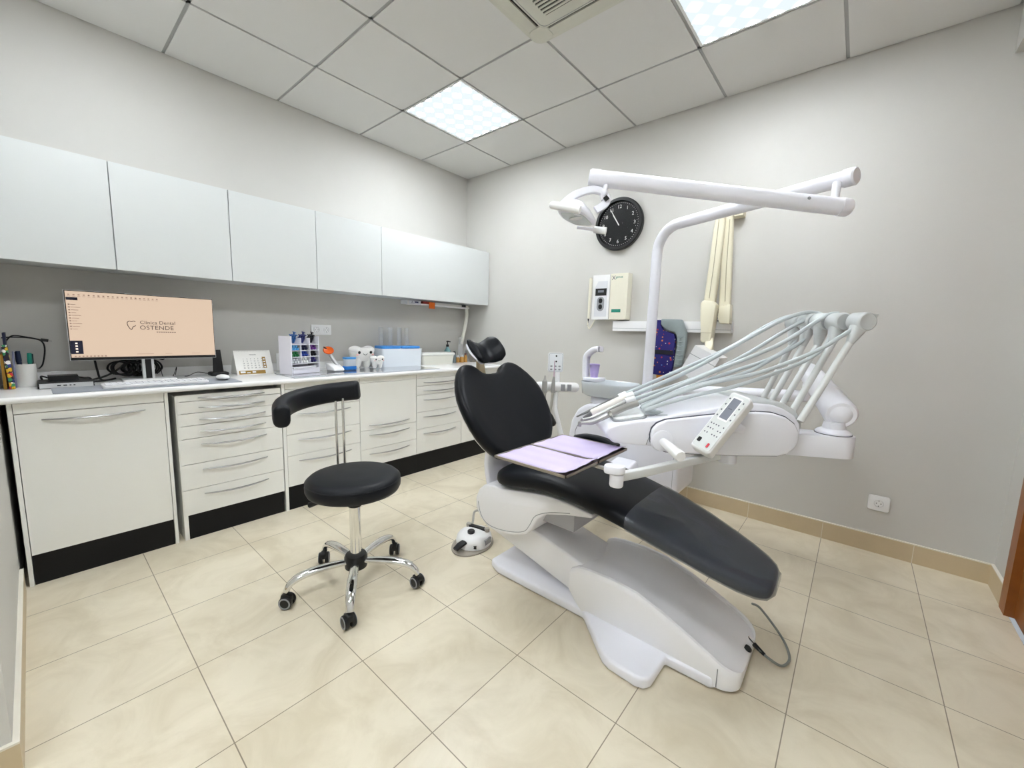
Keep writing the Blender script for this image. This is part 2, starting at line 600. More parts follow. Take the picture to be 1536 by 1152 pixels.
# air conditioner cassette
t = thing('air_conditioner', 'cream ceiling air conditioner cassette with slatted grille between the light panels', 'air conditioner', (2.084, -1.474, H - 0.03))
x0, y0, x1, y1 = AC
pm = MB()
zt, zb = H - 0.001, H - 0.034
fr = 0.05; sl = 0.075
pm.prism(rrect(x0, x1, y0, y1, 0.05), XY, H - 0.014, zt, 0.005)
ins = 0.105
pm.prism(rrect(x0 + ins, x1 - ins, y0 + ins, y1 - ins, 0.03), XY, zb, H - 0.012, 0.006)
for sx in (0, 1):
    for sy in (0, 1):
        cx = x0 + 0.02 if sx == 0 else x1 - 0.125
        cy = y0 + 0.02 if sy == 0 else y1 - 0.125
        pm.prism(rrect(cx, cx + 0.105, cy, cy + 0.105, 0.035), XY, H - 0.026, H - 0.012, 0.008)
obj('panel', pm, ACMAT, t)
sm = MB()
for (ax0, ax1, ay0, ay1) in ((x0 + 0.085, x0 + 0.105, y0 + 0.12, y1 - 0.12), (x1 - 0.105, x1 - 0.085, y0 + 0.12, y1 - 0.12), (x0 + 0.12, x1 - 0.12, y0 + 0.085, y0 + 0.105), (x0 + 0.12, x1 - 0.12, y1 - 0.105, y1 - 0.085)):
    sm.box(ax0, ax1, ay0, ay1, H - 0.0165, H - 0.013)
obj('outlet_slots', sm, DARKGAP, t)
for (ax0, ax1, ay0, ay1) in ((x0 + 0.03, x0 + 0.083, y0 + 0.12, y1 - 0.12), (x1 - 0.083, x1 - 0.03, y0 + 0.12, y1 - 0.12), (x0 + 0.12, x1 - 0.12, y0 + 0.03, y0 + 0.083), (x0 + 0.12, x1 - 0.12, y1 - 0.083, y1 - 0.03)):
    obj('flap', MB().box(ax0, ax1, ay0, ay1, H - 0.022, H - 0.0142, 0.003), ACMAT, t)
gx0, gx1, gy0, gy1 = x0 + 0.175, x1 - 0.175, y0 + 0.175, y1 - 0.175
obj('grille_recess', MB().box(gx0, gx1, gy0, gy1, zb - 0.001, zb + 0.001), DARKGAP, t)
gm = MB()
k = gx0
for i in range(17):
    gm.box(gx0, gx1, gy0 + i * (gy1 - gy0) / 17 + 0.002, gy0 + i * (gy1 - gy0) / 17 + 0.012, zb - 0.006, zb - 0.0005)
obj('grille_slats', gm, ACMAT, t)
sg = MB()
q = rrect(x0 + 0.118, x1 - 0.118, y0 + 0.118, y1 - 0.118, 0.03)
sg.tube([Vector((p[0], p[1], zb - 0.0002)) for p in q + q[:1]], 0.0012, 4)
obj('grille_seam', sg, GREYRING, t)

# ================================================================== CABINETS ON THE LEFT WALL
FX = 0.53
def handle_mb(y0, y1, z, bulge=0.028):
    pts = []
    for i in range(17):
        s = i / 16
        pts.append((FX + 0.003 + bulge * math.sin(math.pi * s) ** 0.8, y0 + (y1 - y0) * s, z - 0.004 * math.sin(math.pi * s)))
    rad = [0.0028 + 0.0035 * math.sin(math.pi * i / 16) ** 0.6 for i in range(17)]
    return MB().tube(pts, rad, 8, flat=(0.8, 1))
def front(par, kind, y0, y1, z0, z1, hz=None, hy=None, m=None):
    f = obj(kind, MB().box(FX - 0.018, FX, y0 + 0.0015, y1 - 0.0015, z0 + 0.0015, z1 - 0.0015, 0.001, 1), m or WHITECAB, par)
    if hz:
        ya, yb = hy
        obj('handle', handle_mb(ya, yb, hz), HANDLE, f)
    return f
# 1: big single door
t = thing('base_cabinet', 'wide white base cabinet with one big door, leftmost under the monitor', 'cabinet', (0.27, -2.82, 0), 'white base cabinets')
obj('carcass', MB().box(0.02, FX - 0.022, -3.06, -2.574, 0.02, 0.815), WHITECAB, t)
obj('side_panel', MB().box(0.02, FX, -3.076, -3.062, 0, 0.815, 0.002, 1), WHITECAB, t)
obj('side_panel', MB().box(0.02, FX, -2.572, -2.558, 0, 0.815, 0.002, 1), WHITECAB, t)
obj('top_rail', MB().box(FX - 0.018, FX, -3.06, -2.574, 0.771, 0.815), WHITECAB, t)
front(t, 'door', -3.061, -2.573, 0.138, 0.769, 0.738, (-2.985, -2.648))
obj('plinth', MB().box(0.1, FX - 0.006, -3.06, -2.574, 0, 0.137), BLACKPL, t)
# 2: freestanding drawer pedestal
t = thing('drawer_pedestal', 'freestanding white pedestal of seven drawers with dark gap above it', 'cabinet', (0.27, -2.27, 0), 'white base cabinets')
obj('carcass', MB().box(0.02, FX - 0.022, -2.526, -2.03, 0.02, 0.79), WHITECAB, t)
obj('side_panel', MB().box(0.02, FX - 0.003, -2.531, -2.512, 0, 0.79, 0.002, 1), WHITECAB, t)
zs = [0.795, 0.759, 0.694, 0.628, 0.557, 0.418, 0.278, 0.136]
for i in range(7):
    front(t, 'drawer', -2.528, -2.025, zs[i + 1], zs[i], zs[i] - (0.02 if i == 0 else 0.036), (-2.435, -2.115))
obj('plinth', MB().box(0.1, FX - 0.008, -2.512, -2.03, 0, 0.134), BLACKPL, t)
# 3..6: the fitted row
def unit(name, label, ya, yb, fronts, panel=False):
    t = thing(name, label, 'cabinet', (0.27, (ya + yb) / 2, 0), 'white base cabinets')
    obj('carcass', MB().box(0.02, FX - 0.022, ya + 0.002, yb - 0.002, 0.02, 0.815), WHITECAB, t)
    if panel:
        obj('side_panel', MB().box(0.02, FX, ya - 0.018, ya - 0.001, 0, 0.815, 0.002, 1), WHITECAB, t)
    obj('top_rail', MB().box(FX - 0.018, FX, ya + 0.001, yb - 0.001, 0.781, 0.815), WHITECAB, t)
    for kind, z0, z1, hz in fronts:
        c = (ya + yb) / 2
        w = (yb - ya) * (0.36 if kind == 'drawer' else 0.36)
        front(t, kind, ya, yb, z0, z1, hz, (c - w, c + w))
    obj('plinth', MB().box(0.1, FX - 0.006, ya, yb, 0, 0.15), BLACKPL, t)
    return t
unit('drawer_cabinet', 'white drawer cabinet right behind the round stool backrest', -2.002, -1.51, [('drawer', 0.656, 0.779, 0.742), ('drawer', 0.491, 0.656, 0.618), ('drawer', 0.353, 0.491, 0.452), ('drawer', 0.153, 0.353, 0.315)], True)
unit('drawer_cabinet', 'white cabinet with a tall upper front above two drawers', -1.508, -1.022, [('drawer', 0.43, 0.779, 0.465), ('drawer', 0.288, 0.43, 0.392), ('drawer', 0.156, 0.288, 0.25)])
unit('drawer_cabinet', 'narrow white cabinet of five drawers beside the chair backrest', -1.02, -0.532, [('drawer', 0.715, 0.779, 0.743), ('drawer', 0.643, 0.715, 0.675), ('drawer', 0.502, 0.643, 0.6), ('drawer', 0.362, 0.502, 0.46), ('drawer', 0.156, 0.362, 0.32)])
unit('base_cabinet', 'white corner base cabinet mostly hidden behind the black chair backrest', -0.53, -0.005, [('door', 0.156, 0.779, 0.74)])
# worktop with upstand
t = thing('worktop', 'long white worktop with upstand along the left wall', 'worktop', (0.3, -1.54, 0.819))
obj('slab', MB().prism(rrect(0.001, 0.572, 0.8185, 0.8465, 0.0135, 5), lambda u, v, d: (u, d, v), -3.096, -0.002), COUNTER, t)
obj('upstand', MB().box(0.001, 0.016, -3.085, -0.002, 0.8466, 0.9, 0.003), COUNTER, t)
# wall cabinets
ye = [-3.084, -2.682, -2.187, -1.69, -1.195, -0.004]
names = ['white wall cabinet cut by the left edge of the photo', 'white wall cabinet above the monitor', 'white wall cabinet above the desk calendar, third from the left', 'white wall cabinet above the pen organiser and wall sockets, fourth from the left', 'extra wide white wall cabinet at the corner']
for i in range(5):
    t = thing('wall_cabinet', names[i], 'wall cabinet', (0.165, (ye[i] + ye[i + 1]) / 2, 1.425), 'white wall cabinets')
    obj('carcass', MB().box(0.001, 0.309, ye[i] + 0.001, ye[i + 1] - 0.001, 1.432, 1.937), WHITECAB2, t)
    obj('door', MB().box(0.312, 0.331, ye[i] + 0.002, ye[i + 1] - 0.002, 1.425, 1.937, 0.001, 1), WHITECAB2, t)

# ================================================================== ON THE WORKTOP
CT = 0.847
t = thing('monitor', 'wide desktop monitor showing a peach clinic screen, on the worktop', 'monitor', (0.17, -2.565, CT))
obj('casing', MB().box(0.165, 0.2, -2.868, -2.262, 0.966, 1.317, 0.004), SHELL_W, t)
obj('bezel', MB().box(0.198, 0.2035, -2.866, -2.264, 0.968, 1.315, 0.001, 1), BLACK, t)
SCREEN = mat('screen_peach', (232, 206, 181), 0.4, emit=0.56)
SCREEN.node_tree.nodes['Principled BSDF'].inputs['Base Color'].default_value = L3((60, 50, 45))
scr = obj('screen', MB().box(0.2, 0.2045, -2.863, -2.267, 0.982, 1.311), SCREEN, t)
INK = mat('screen_ink', (74, 56, 54), 0.6)
INKL = mat('screen_icon_ink', (150, 120, 108), 0.6)
NAVYS = mat('screen_navy', (22, 26, 52), 0.5)
PALE = mat('screen_pale', (238, 222, 208), 0.5, emit=0.6)
X0 = 0.2049
yd, zd = (0, 1, 0), (0, 0, 1)
obj('screen_text', text_mb('Clínica Dental', 0.026, (X0, -2.598, 1.165), yd, zd, spacing=1.02), INK, scr)
obj('screen_text', text_mb('OSTENDE', 0.032, (X0, -2.6, 1.137), yd, zd, spacing=1.04), INK, scr)
tg = MB()
for i in range(9):
    tg.box(X0, X0 + 0.0004, -2.531 + i * 0.0096, -2.5242 + i * 0.0096, 1.1135, 1.117)
obj('screen_tagline', tg, INK, scr)
obj('tooth_logo', MB().tube(spline([(X0, -2.615, 1.169), (X0, -2.622, 1.172), (X0, -2.631, 1.169), (X0, -2.640, 1.171), (X0, -2.648, 1.163), (X0, -2.646, 1.147), (X0, -2.639, 1.132), (X0, -2.633, 1.127), (X0, -2.629, 1.134), (X0, -2.625, 1.143), (X0, -2.619, 1.145), (X0, -2.615, 1.150)], 5), 0.0016, 6), INK, scr)
obj('screen_menu', MB().box(X0 - 0.0003, X0 + 0.0003, -2.862, -2.822, 1.267, 1.281), NAVYS, scr)
obj('screen_window', MB().box(X0 - 0.0003, X0 + 0.0003, -2.863, -2.82, 1.0, 1.067), NAVYS, scr)
ic = MB()
for i in range(10):
    ic.box(X0, X0 + 0.0003, -2.857, -2.851, 1.122 + i * 0.0135, 1.127 + i * 0.0135)
    ic.box(X0, X0 + 0.0003, -2.848, -2.848 + 0.017 + 0.008 * ((i * 7) % 3), 1.1235 + i * 0.0135, 1.1255 + i * 0.0135)
obj('screen_list', ic, INKL, scr)
ic = MB()
for i in range(20):
    ic.box(X0, X0 + 0.0003, -2.855 + i * 0.0175, -2.848 + i * 0.0175, 1.2915, 1.2965)
    ic.box(X0, X0 + 0.0003, -2.857 + i * 0.0175, -2.846 + i * 0.0175, 1.2855, 1.287)
obj('screen_toolbar', ic, INKL, scr)
ic = MB()
for i in range(9):
    ic.box(X0, X0 + 0.0003, -2.852 + i * 0.0135, -2.846 + i * 0.0135, 0.985, 0.991)
ic.box(X0, X0 + 0.0003, -2.62, -2.55, 0.9945, 0.996)
ic.box(X0, X0 + 0.0003, -2.5, -2.47, 0.9945, 0.996)
ic.box(X0, X0 + 0.0003, -2.38, -2.34, 0.9945, 0.996)
obj('screen_taskbar', ic, INKL, scr)
wi = MB()
for i in range(4):
    wi.box(X0, X0 + 0.0006, -2.846, -2.838, 1.008 + i * 0.014, 1.015 + i * 0.014)
obj('screen_icons', wi, PALE, scr)
obj('stand_post', MB().box(0.12, 0.15, -2.595, -2.545, 0.85, 1.15, 0.004), SHELL_W, t)
obj('stand_post_strip', MB().box(0.15, 0.153, -2.583, -2.557, 0.855, 1.1), BLACK, t)
obj('stand_foot', MB().prism(rrect(0.05, 0.24, -2.68, -2.46, 0.02), XY, CT, CT + 0.008, 0.002), SHELL_W, t)

t = thing('keyboard', 'white slim keyboard on the grey desk mat', 'keyboard', (0.43, -2.57, CT + 0.002))
kx0, kx1, ky0, ky1 = 0.37, 0.5, -2.785, -2.372
obj('case', MB().prism(rrect(kx0, kx1, ky0, ky1, 0.012), XY, CT + 0.003, CT + 0.016, 0.003), SHELL_W, t)
kb = MB()
KEYS = mat('keycap_white', (226, 228, 232), 0.5)
for r in range(5):
    n = 17
    for i in range(n):
        if r == 4 and 4 <= i <= 8:
            continue
        w = (ky1 - ky0 - 0.02) / n
        kb.box(kx0 + 0.012 + r * 0.022, kx0 + 0.012 + r * 0.022 + 0.018, ky0 + 0.01 + i * w + 0.002, ky0 + 0.01 + (i + 1) * w - 0.002, CT + 0.0155, CT + 0.0195, 0.0012, 1)
kb.box(kx0 + 0.1, kx0 + 0.118, ky0 + 0.01 + 4 * w + 0.002, ky0 + 0.01 + 9 * w - 0.002, CT + 0.0155, CT + 0.0195, 0.0012, 1)
o = obj('keys', kb, KEYS, t)
MATG = mat('desk_mat_grey', (150, 155, 162), 0.8, bump=0.1, bscale=500)
tag(obj('desk_mat', MB().prism(rrect(0.30, 0.545, -2.945, -2.225, 0.015), XY, CT, CT + 0.0028, 0.0008), MATG), 'flat grey desk mat under the keyboard and mouse', 'desk mat')
t = thing('mouse', 'small white computer mouse on the right end of the desk mat', 'mouse', (0.405, -2.285, CT + 0.0033))
obj('shell', MB().ell((0.405, -2.285, CT + 0.0185), 0.052, 0.031, 0.0152), SHELL_W, t)
obj('wheel', MB().lathe([(0.006, -0.003), (0.008, 0), (0.006, 0.003)], (0.375, -2.285, CT + 0.026), (0, 1, 0), 14), GREYRING, t)
# laptop with black adapter on top
t = thing('laptop_dock', 'flat closed silver and black mini computer left of the keyboard', 'computer', (0.27, -2.89, CT))
obj('base', MB().prism(rrect(0.16, 0.33, -2.985, -2.80, 0.01), XY, CT, CT + 0.012, 0.003), BLACK, t)
obj('front_strip', MB().box(0.328, 0.334, -2.98, -2.805, CT + 0.003, CT + 0.024, 0.0015), mat('laptop_silver', (206, 206, 206), 0.4), t)
obj('lid', MB().prism(rrect(0.16, 0.33, -2.985, -2.80, 0.01), XY, CT + 0.012, CT + 0.028, 0.003), BLACK, t)
pm = MB()
for yy, w in ((-2.925, 0.012), (-2.905, 0.012), (-2.885, 0.006), (-2.872, 0.006)):
    pm.box(0.3335, 0.3347, yy, yy + w, CT + 0.011, CT + 0.016)
obj('ports', pm, BLACK, t)
t = thing('power_adapter', 'black power adapter with cables lying on the mini computer', 'power adapter', (0.22, -2.9, CT + 0.028))
obj('brick', MB().box(0.18, 0.26, -2.95, -2.85, CT + 0.0283, CT + 0.052, 0.006), BLACK, t)
obj('cable', MB().tube(spline([(0.22, -2.852, CT + 0.04), (0.24, -2.83, CT + 0.036), (0.23, -2.81, CT + 0.033), (0.2, -2.79, CT + 0.01), (0.15, -2.75, CT + 0.006)]), 0.004, 8), BLACK, t)
obj('cable', MB().tube(spline([(0.2, -2.95, CT + 0.04), (0.17, -2.97, CT + 0.045), (0.14, -2.965, CT + 0.02), (0.11, -2.95, CT + 0.006)]), 0.004, 8), BLACK, t)
# cable tangle behind the screen
t = thing('cable_tangle', 'tangle of black cables on the worktop behind the monitor stand', 'cables', (0.09, -2.64, CT))
rnd = random.Random(3)
for k in range(9):
    cy = -2.68 + 0.02 * k * 0.8
    rr = 0.032 + 0.018 * rnd.random()
    pts = []
    ph = rnd.random() * 6
    for i in range(9):
        a = ph + i * 2 * math.pi / 7
        pts.append((0.055 + 0.02 * math.sin(a * 1.3 + k), cy + rr * 1.3 * math.cos(a), CT + 0.062 + rr * 0.98 * math.sin(a)))
    obj('cable', MB().tube(spline(pts, 6), 0.0048, 7), BLACK, t)
for pts in ([(0.07, -2.775, 0.97), (0.08, -2.77, 0.91), (0.1, -2.757, CT + 0.005), (0.06, -2.7, CT + 0.006)], [(0.06, -2.62, 0.96), (0.07, -2.72, 0.88), (0.09, -2.8, CT + 0.006), (0.14, -2.84, CT + 0.006)], [(0.07, -2.56, 1.0), (0.08, -2.5, 0.955), (0.07, -2.48, 0.97), (0.05, -2.45, 0.98)]):
    obj('cable', MB().tube(spline(pts, 8), 0.005, 7), BLACK, t)
obj('thin_cable', MB().tube(spline([(0.06, -2.53, 0.93), (0.09, -2.51, 0.9), (0.1, -2.5, CT + 0.003), (0.1, -2.46, CT + 0.003), (0.06, -2.43, 0.905), (0.07, -2.44, CT + 0.01)], 8), 0.0018, 6), BLACK, t)
# black telephone / speaker stand
t = thing('phone_cradle', 'slim black upright cradle behind the right end of the monitor', 'phone cradle', (0.12, -2.235, CT))
obj('base', MB().prism(rrect(0.07, 0.17, -2.285, -2.185, 0.025), XY, CT, CT + 0.022, 0.008), BLACK, t)
obj('upright', MB().beam([(0.12, -2.235, CT + 0.015), (0.108, -2.236, CT + 0.16)], [0.055, 0.04], 0.022, up=(1, 0, 0)), BLACK, t)
obj('cable', MB().tube(spline([(0.08, -2.28, CT + 0.01), (0.06, -2.33, CT + 0.02), (0.09, -2.38, CT + 0.004), (0.1, -2.4, CT + 0.003)]), 0.002, 6), BLACK, t)
# desk calendar
t = thing('desk_calendar', 'white desk calendar with gold bands standing on the worktop', 'calendar', (0.15, -2.045, CT))
cx = lambda z: 0.19 - (z - CT) * 0.42
cyl, cyr = -2.152, -1.938
cal = MB().prism([(0.19, CT), (0.125, CT + 0.154), (0.06, CT), (0.063, CT), (0.125, CT + 0.149), (0.187, CT)], lambda u, v, d: (u, d, v), cyl, cyr)
pg = obj('pages', cal, mat('calendar_paper', (240, 238, 232), 0.7), t)
up = Vector((-0.065, 0, 0.154)).normalized()
nrm = Vector((0.154, 0, 0.065)).normalized()
org = Vector((0.19, cyl, CT)) + nrm * 0.0008
def calp(u, v):
    return org + Vector((0, u, 0)) + up * v
def patch(u0, u1, v0, v1, th=0.0006):
    m = MB()
    m.prism([(u0, v0), (u1, v0), (u1, v1), (u0, v1)], lambda u, v, d: calp(u, v) + nrm * d, 0, th)
    return m
GOLD = mat('gold_print', (158, 124, 52), 0.5)
obj('gold_band', patch(0.012, 0.165, 0.004, 0.028), GOLD, t)
obj('gold_column', patch(0.158, 0.178, 0.042, 0.12), GOLD, t)
tm = MB()
add_text(tm, 'Noviembre', 0.0085, calp(0.108, 0.137), (0, 1, 0), up, align='CENTER')
d = 1
for r in range(5):
    for c_ in range(6):
        if d > 30:
            break
        add_text(tm, str(d), 0.010, calp(0.048 + c_ * 0.0215, 0.108 - r * 0.0155), (0, 1, 0), up, align='CENTER')
        d += 1
obj('dates', tm, mat('calendar_ink', (96, 96, 98), 0.7), t)
wm = MB()
for u, v, w, h in ((0.02, 0.012, 0.028, 0.012), (0.056, 0.01, 0.02, 0.006), (0.088, 0.012, 0.02, 0.01)):
    wm.prism([(u, v), (u + w, v), (u + w, v + h), (u, v + h)], lambda a_, b_, d_: calp(a_, b_) + nrm * d_, 0.0004, 0.001)
for i in range(4):
    v = 0.047 + i * 0.018
    wm.prism([(0.163, v), (0.173, v), (0.173, v + 0.008), (0.163, v + 0.008)], lambda a_, b_, d_: calp(a_, b_) + nrm * d_, 0.0004, 0.001)
obj('print', wm, SHELL_W, t)
rg = MB()
for i in range(22):
    y = cyl + 0.012 + i * 0.0088
    rg.tube([Vector((0.125, y, CT + 0.15)) + Vector((0.005 * math.cos(a), 0, 0.005 * math.sin(a))) for a in [j * 2 * math.pi / 8 for j in range(9)]], 0.0007, 4)
obj('ring_binding', rg, STEEL, t)

# mug with markers, upright folders at the left edge
CER = mat('ceramic_white', (226, 225, 220), 0.3)
t = thing('mug', 'white straight mug holding dark markers at the left of the worktop', 'mug', (0.165, -3.018, CT))
obj('body', MB().lathe([(0.036, 0), (0.037, 0.006), (0.0365, 0.108), (0.0345, 0.108), (0.034, 0.012), (0.0001, 0.011)], (0.165, -3.018, CT), n=32), CER, t)
mk = [((0.155, -3.03), (30, 30, 38), 'black marker in the mug, nearest the wall end', 0.165), ((0.175, -3.028), (24, 36, 62), 'dark navy marker standing in the white mug', 0.17), ((0.172, -3.005), (18, 122, 104), 'teal green marker standing in the white mug', 0.16), ((0.155, -3.002), (26, 40, 42), 'dark tilted marker on the right side of the mug', 0.155)]
for i, (p, col, lab, hh) in enumerate(mk):
    x, y = p
    dx, dy = (x - 0.165) * 0.35, (y + 3.018) * 0.5
    t = thing('marker', lab, 'marker', (x, y, CT + 0.0125), 'markers in the mug')
    m_ = mat('marker_%d' % i, col, 0.45)
    obj('barrel', MB().tube([(x, y, CT + 0.0125), (x + dx * 0.8, y + dy * 0.8, CT + hh * 0.72)], 0.0075, 10), m_, t)
    obj('cap', MB().tube([(x + dx * 0.8, y + dy * 0.8, CT + hh * 0.72), (x + dx, y + dy, CT + hh)], [0.0088, 0.0078], 10), m_, t)
PAT = pattern_material('case_print', (34, 26, 40), [(214, 170, 40), (196, 40, 44), (60, 140, 90), (230, 226, 220), (40, 54, 120)], 60, 0.55)
PF = mat('folder_grey', (128, 130, 158), 0.5)
tag(obj('folder', MB().prism([(0.07, CT), (0.2, CT), (0.2, CT + 0.09), (0.17, CT + 0.15), (0.11, CT + 0.165), (0.07, CT + 0.16)], lambda u, v, d: (u, d, v), -3.052, -3.046, 0.001), PF), 'grey translucent folder standing upright beside the white mug', 'folder')
tag(obj('patterned_case', MB().beam([(0.24, -3.0595, CT + 0.0005), (0.235, -3.064, CT + 0.1), (0.228, -3.069, CT + 0.2)], [0.07, 0.07, 0.06], 0.018, up=(0, 1, 0)), PAT), 'colourful patterned case standing upright at the left edge', 'case')
tag(obj('yellow_book', MB().box(0.07, 0.25, -3.085, -3.0755, CT, CT + 0.16, 0.001), mat('book_yellow', (186, 140, 50), 0.5)), 'yellow book standing upright at the far left edge', 'book')
tag(obj('dark_book', MB().box(0.08, 0.205, -3.0725, -3.064, CT, CT + 0.255, 0.001), mat('book_navy', (26, 30, 58), 0.5)), 'tall dark navy book standing behind the patterned case', 'book')
t = thing('usb_cable', 'black cable looping from the upright books with its plug in the air', 'cable', (0.08, -2.99, CT))
obj('cord', MB().tube(spline([(0.06, -3.079, 1.075), (0.07, -3.04, 1.079), (0.08, -2.99, 1.075), (0.085, -2.955, 1.06), (0.085, -2.947, 1.02), (0.08, -2.958, 0.95), (0.06, -2.97, 0.925), (0.02, -2.975, 0.92)], 8), 0.0032, 8), BLACK, t)
obj('cord', MB().tube(spline([(0.075, -3.076, 1.035), (0.08, -3.06, 1.07), (0.09, -3.04, 1.087), (0.095, -2.995, 1.079), (0.1, -2.955, 1.067)], 8), 0.0028, 8), BLACK, t)
obj('plug', MB().beam([(0.1, -2.957, 1.068), (0.1, -2.932, 1.063)], 0.012, 0.014), BLACK, t)
obj('plug_tip', MB().beam([(0.1, -2.932, 1.063), (0.1, -2.92, 1.061)], 0.008, 0.006), STEEL, t)

# pen organiser
t = thing('pen_organiser', 'white cubby organiser full of coloured pens on the worktop', 'organiser', (0.30, -1.80, CT + 0.006))
OR = Vector((0.40, -1.905, CT + 0.0065)); OX = Vector((-0.40, 0.917, 0)).normalized(); OD = Vector((-0.917, -0.40, 0)).normalized()
OM = Matrix(((OX.x, -OD.x, 0, OR.x), (OX.y, -OD.y, 0, OR.y), (0, 0, 1, OR.z), (0, 0, 0, 1)))
OW, OH, ODp = 0.245, 0.25, 0.1
ACR = mat('organiser_white', (226, 224, 232), 0.35)
fm = MB()
fm.box(0, 0.008, -ODp, 0, 0, OH, 0.001, 1, OM).box(OW - 0.006, OW, -ODp, 0, 0, OH, 0.001, 1, OM).box(0.008, OW - 0.006, -ODp, -ODp + 0.005, 0, OH - 0.02, 0, 1, OM)
zr = [0.030, 0.066, 0.110, 0.152, 0.192, 0.230]
for z in [0.0] + zr[:5]:
    fm.box(0.008, OW - 0.006, -ODp + 0.005, 0, z, z + 0.004, 0, 1, OM)
for k in (1, 2):
    xk = 0.008 + (OW - 0.014) * k / 3
    fm.box(xk - 0.002, xk + 0.002, -ODp + 0.005, 0, zr[1] + 0.004, OH - 0.012, 0, 1, OM)
obj('frame', fm, ACR, t)
obj('drawer', MB().box(0.01, OW - 0.008, -0.08, 0.002, 0.0045, 0.029, 0.001, 1, OM), ACR, t)
cellcols = [[(36, 88, 150), (34, 44, 110), (22, 22, 30)], [(84, 160, 214), (24, 28, 66), (110, 60, 140)], [(24, 110, 58), (44, 70, 160), (18, 18, 22)], [(206, 208, 212), (30, 34, 44), (48, 46, 110)]]
cellname = [['steel blue', 'navy', 'black'], ['light blue', 'dark navy', 'purple'], ['green', 'royal blue', 'black'], ['pale grey', 'black and white', 'indigo']]
rowname = ['open top row', 'second row from the top', 'third row from the top', 'fourth row from the top']
for r in range(4):
    zc_ = zr[4 - r] + 0.004 if r else zr[4] + 0.004
    for c_ in range(3):
        m_ = mat('pen_%d_%d' % (r, c_), cellcols[r][c_], 0.4)
        m2 = SHELL_W if (r, c_) == (3, 1) else m_
        proto = None
        lab = '%s pen in the %s column of the organiser, %s' % (cellname[r][c_], ['left', 'middle', 'right'][c_], rowname[r])
        grp = '%s pens in one organiser cell, %s' % (cellname[r][c_], rowname[r])
        for k in range(4 if r == 0 else 5):
            u = 0.008 + (OW - 0.014) * (c_ + 0.5) / 3 + (-0.023, 0.0, 0.023, -0.012, 0.0115)[k]
            z = zc_ + 0.0098 + (0 if k < 3 else 0.0172)
            if r == 0:
                u = 0.008 + (OW - 0.014) * (c_ + 0.5) / 3 + (-0.02, 0.0, 0.02, 0.01)[k]
            p = OM @ Vector((u, -0.05, z))
            if proto is None:
                proto = thing('pen', lab, 'pen', p, grp)
                if r == 0:
                    A = (OM.to_3x3() @ Vector((0.06, 0.2, 0.5))).normalized()
                    obj('barrel', MB().tube([p, p + A * 0.04], 0.009, 10), m_, proto)
                    obj('plunger', MB().tube([p + A * 0.04, p + A * 0.052, p + A * 0.054, p + A * 0.058], [0.005, 0.005, 0.012, 0.012], 10), m2, proto)
                else:
                    A = -OD
                    obj('barrel', MB().tube([p - A * 0.04, p + A * 0.026], 0.0093, 12), m_, proto)
                    obj('cap', MB().tube([p + A * 0.026, p + A * 0.034, p + A * 0.04], [0.0098, 0.0098, 0.007], 12), m2, proto)
            else:
                dup(proto, p)
t = tag(obj('paper_sheets', MB().prism([(0.02, -0.085), (0.22, -0.085), (0.22, -0.003), (0.02, -0.003)], lambda u, v, d: OM @ Vector((u, v, d)), zr[0] + 0.0045, zr[0] + 0.016, 0.003), mat('paper_white', (228, 228, 232), 0.7)), 'folded white papers in the wide low slot of the pen organiser', 'papers')
tag(obj('white_card', MB().box(0.018, 0.021, -1.86, -1.79, CT, CT + 0.125, 0.0005), SHELL_W), 'white card leaning on the upstand behind the pen organiser', 'card')
tag(obj('glass_board', MB().prism(rrect(0.23, 0.555, -1.95, -0.80, 0.006), XY, CT, CT + 0.006, 0.001), mat('glass_board_glossy', (196, 200, 206), 0.04, spec=0.8, coat=1.0)), 'shiny glass board lying on the worktop under the pen organiser', 'glass board')
# curing lamp with orange shield on white charger
t = thing('curing_lamp', 'curing lamp with orange shield leaning in a white charger', 'curing lamp', (0.24, -1.545, CT + 0.006))
obj('charger', MB().prism([(0.0, 0.0), (0.13, 0.0), (0.125, 0.02), (0.04, 0.05), (0.0, 0.05)], lambda u, v, d: (0.20 + u, d, CT + 0.0065 + v), -1.59, -1.51, 0.008, 3), SHELL_W, t)
hd = obj('handle', MB().tube([(0.27, -1.525, 0.878), (0.235, -1.548, 0.93), (0.205, -1.568, 0.985)], [0.012, 0.014, 0.011], 12), mat('lamp_silver', (190, 190, 190), 0.3, metal=0.8), t)
obj('light_guide', MB().tube(spline([(0.205, -1.568, 0.985), (0.195, -1.58, 1.01), (0.2, -1.6, 1.022)]), 0.005, 8), BLACK, t)
obj('shield', MB().lathe([(0.0001, 0.0), (0.03, 0.002), (0.037, 0.01), (0.033, 0.014), (0.0001, 0.008)], (0.203, -1.568, 0.992), (0.55, -0.2, 0.5), 28), mat('orange_shield', (220, 92, 26), 0.15, coat=0.5), t)
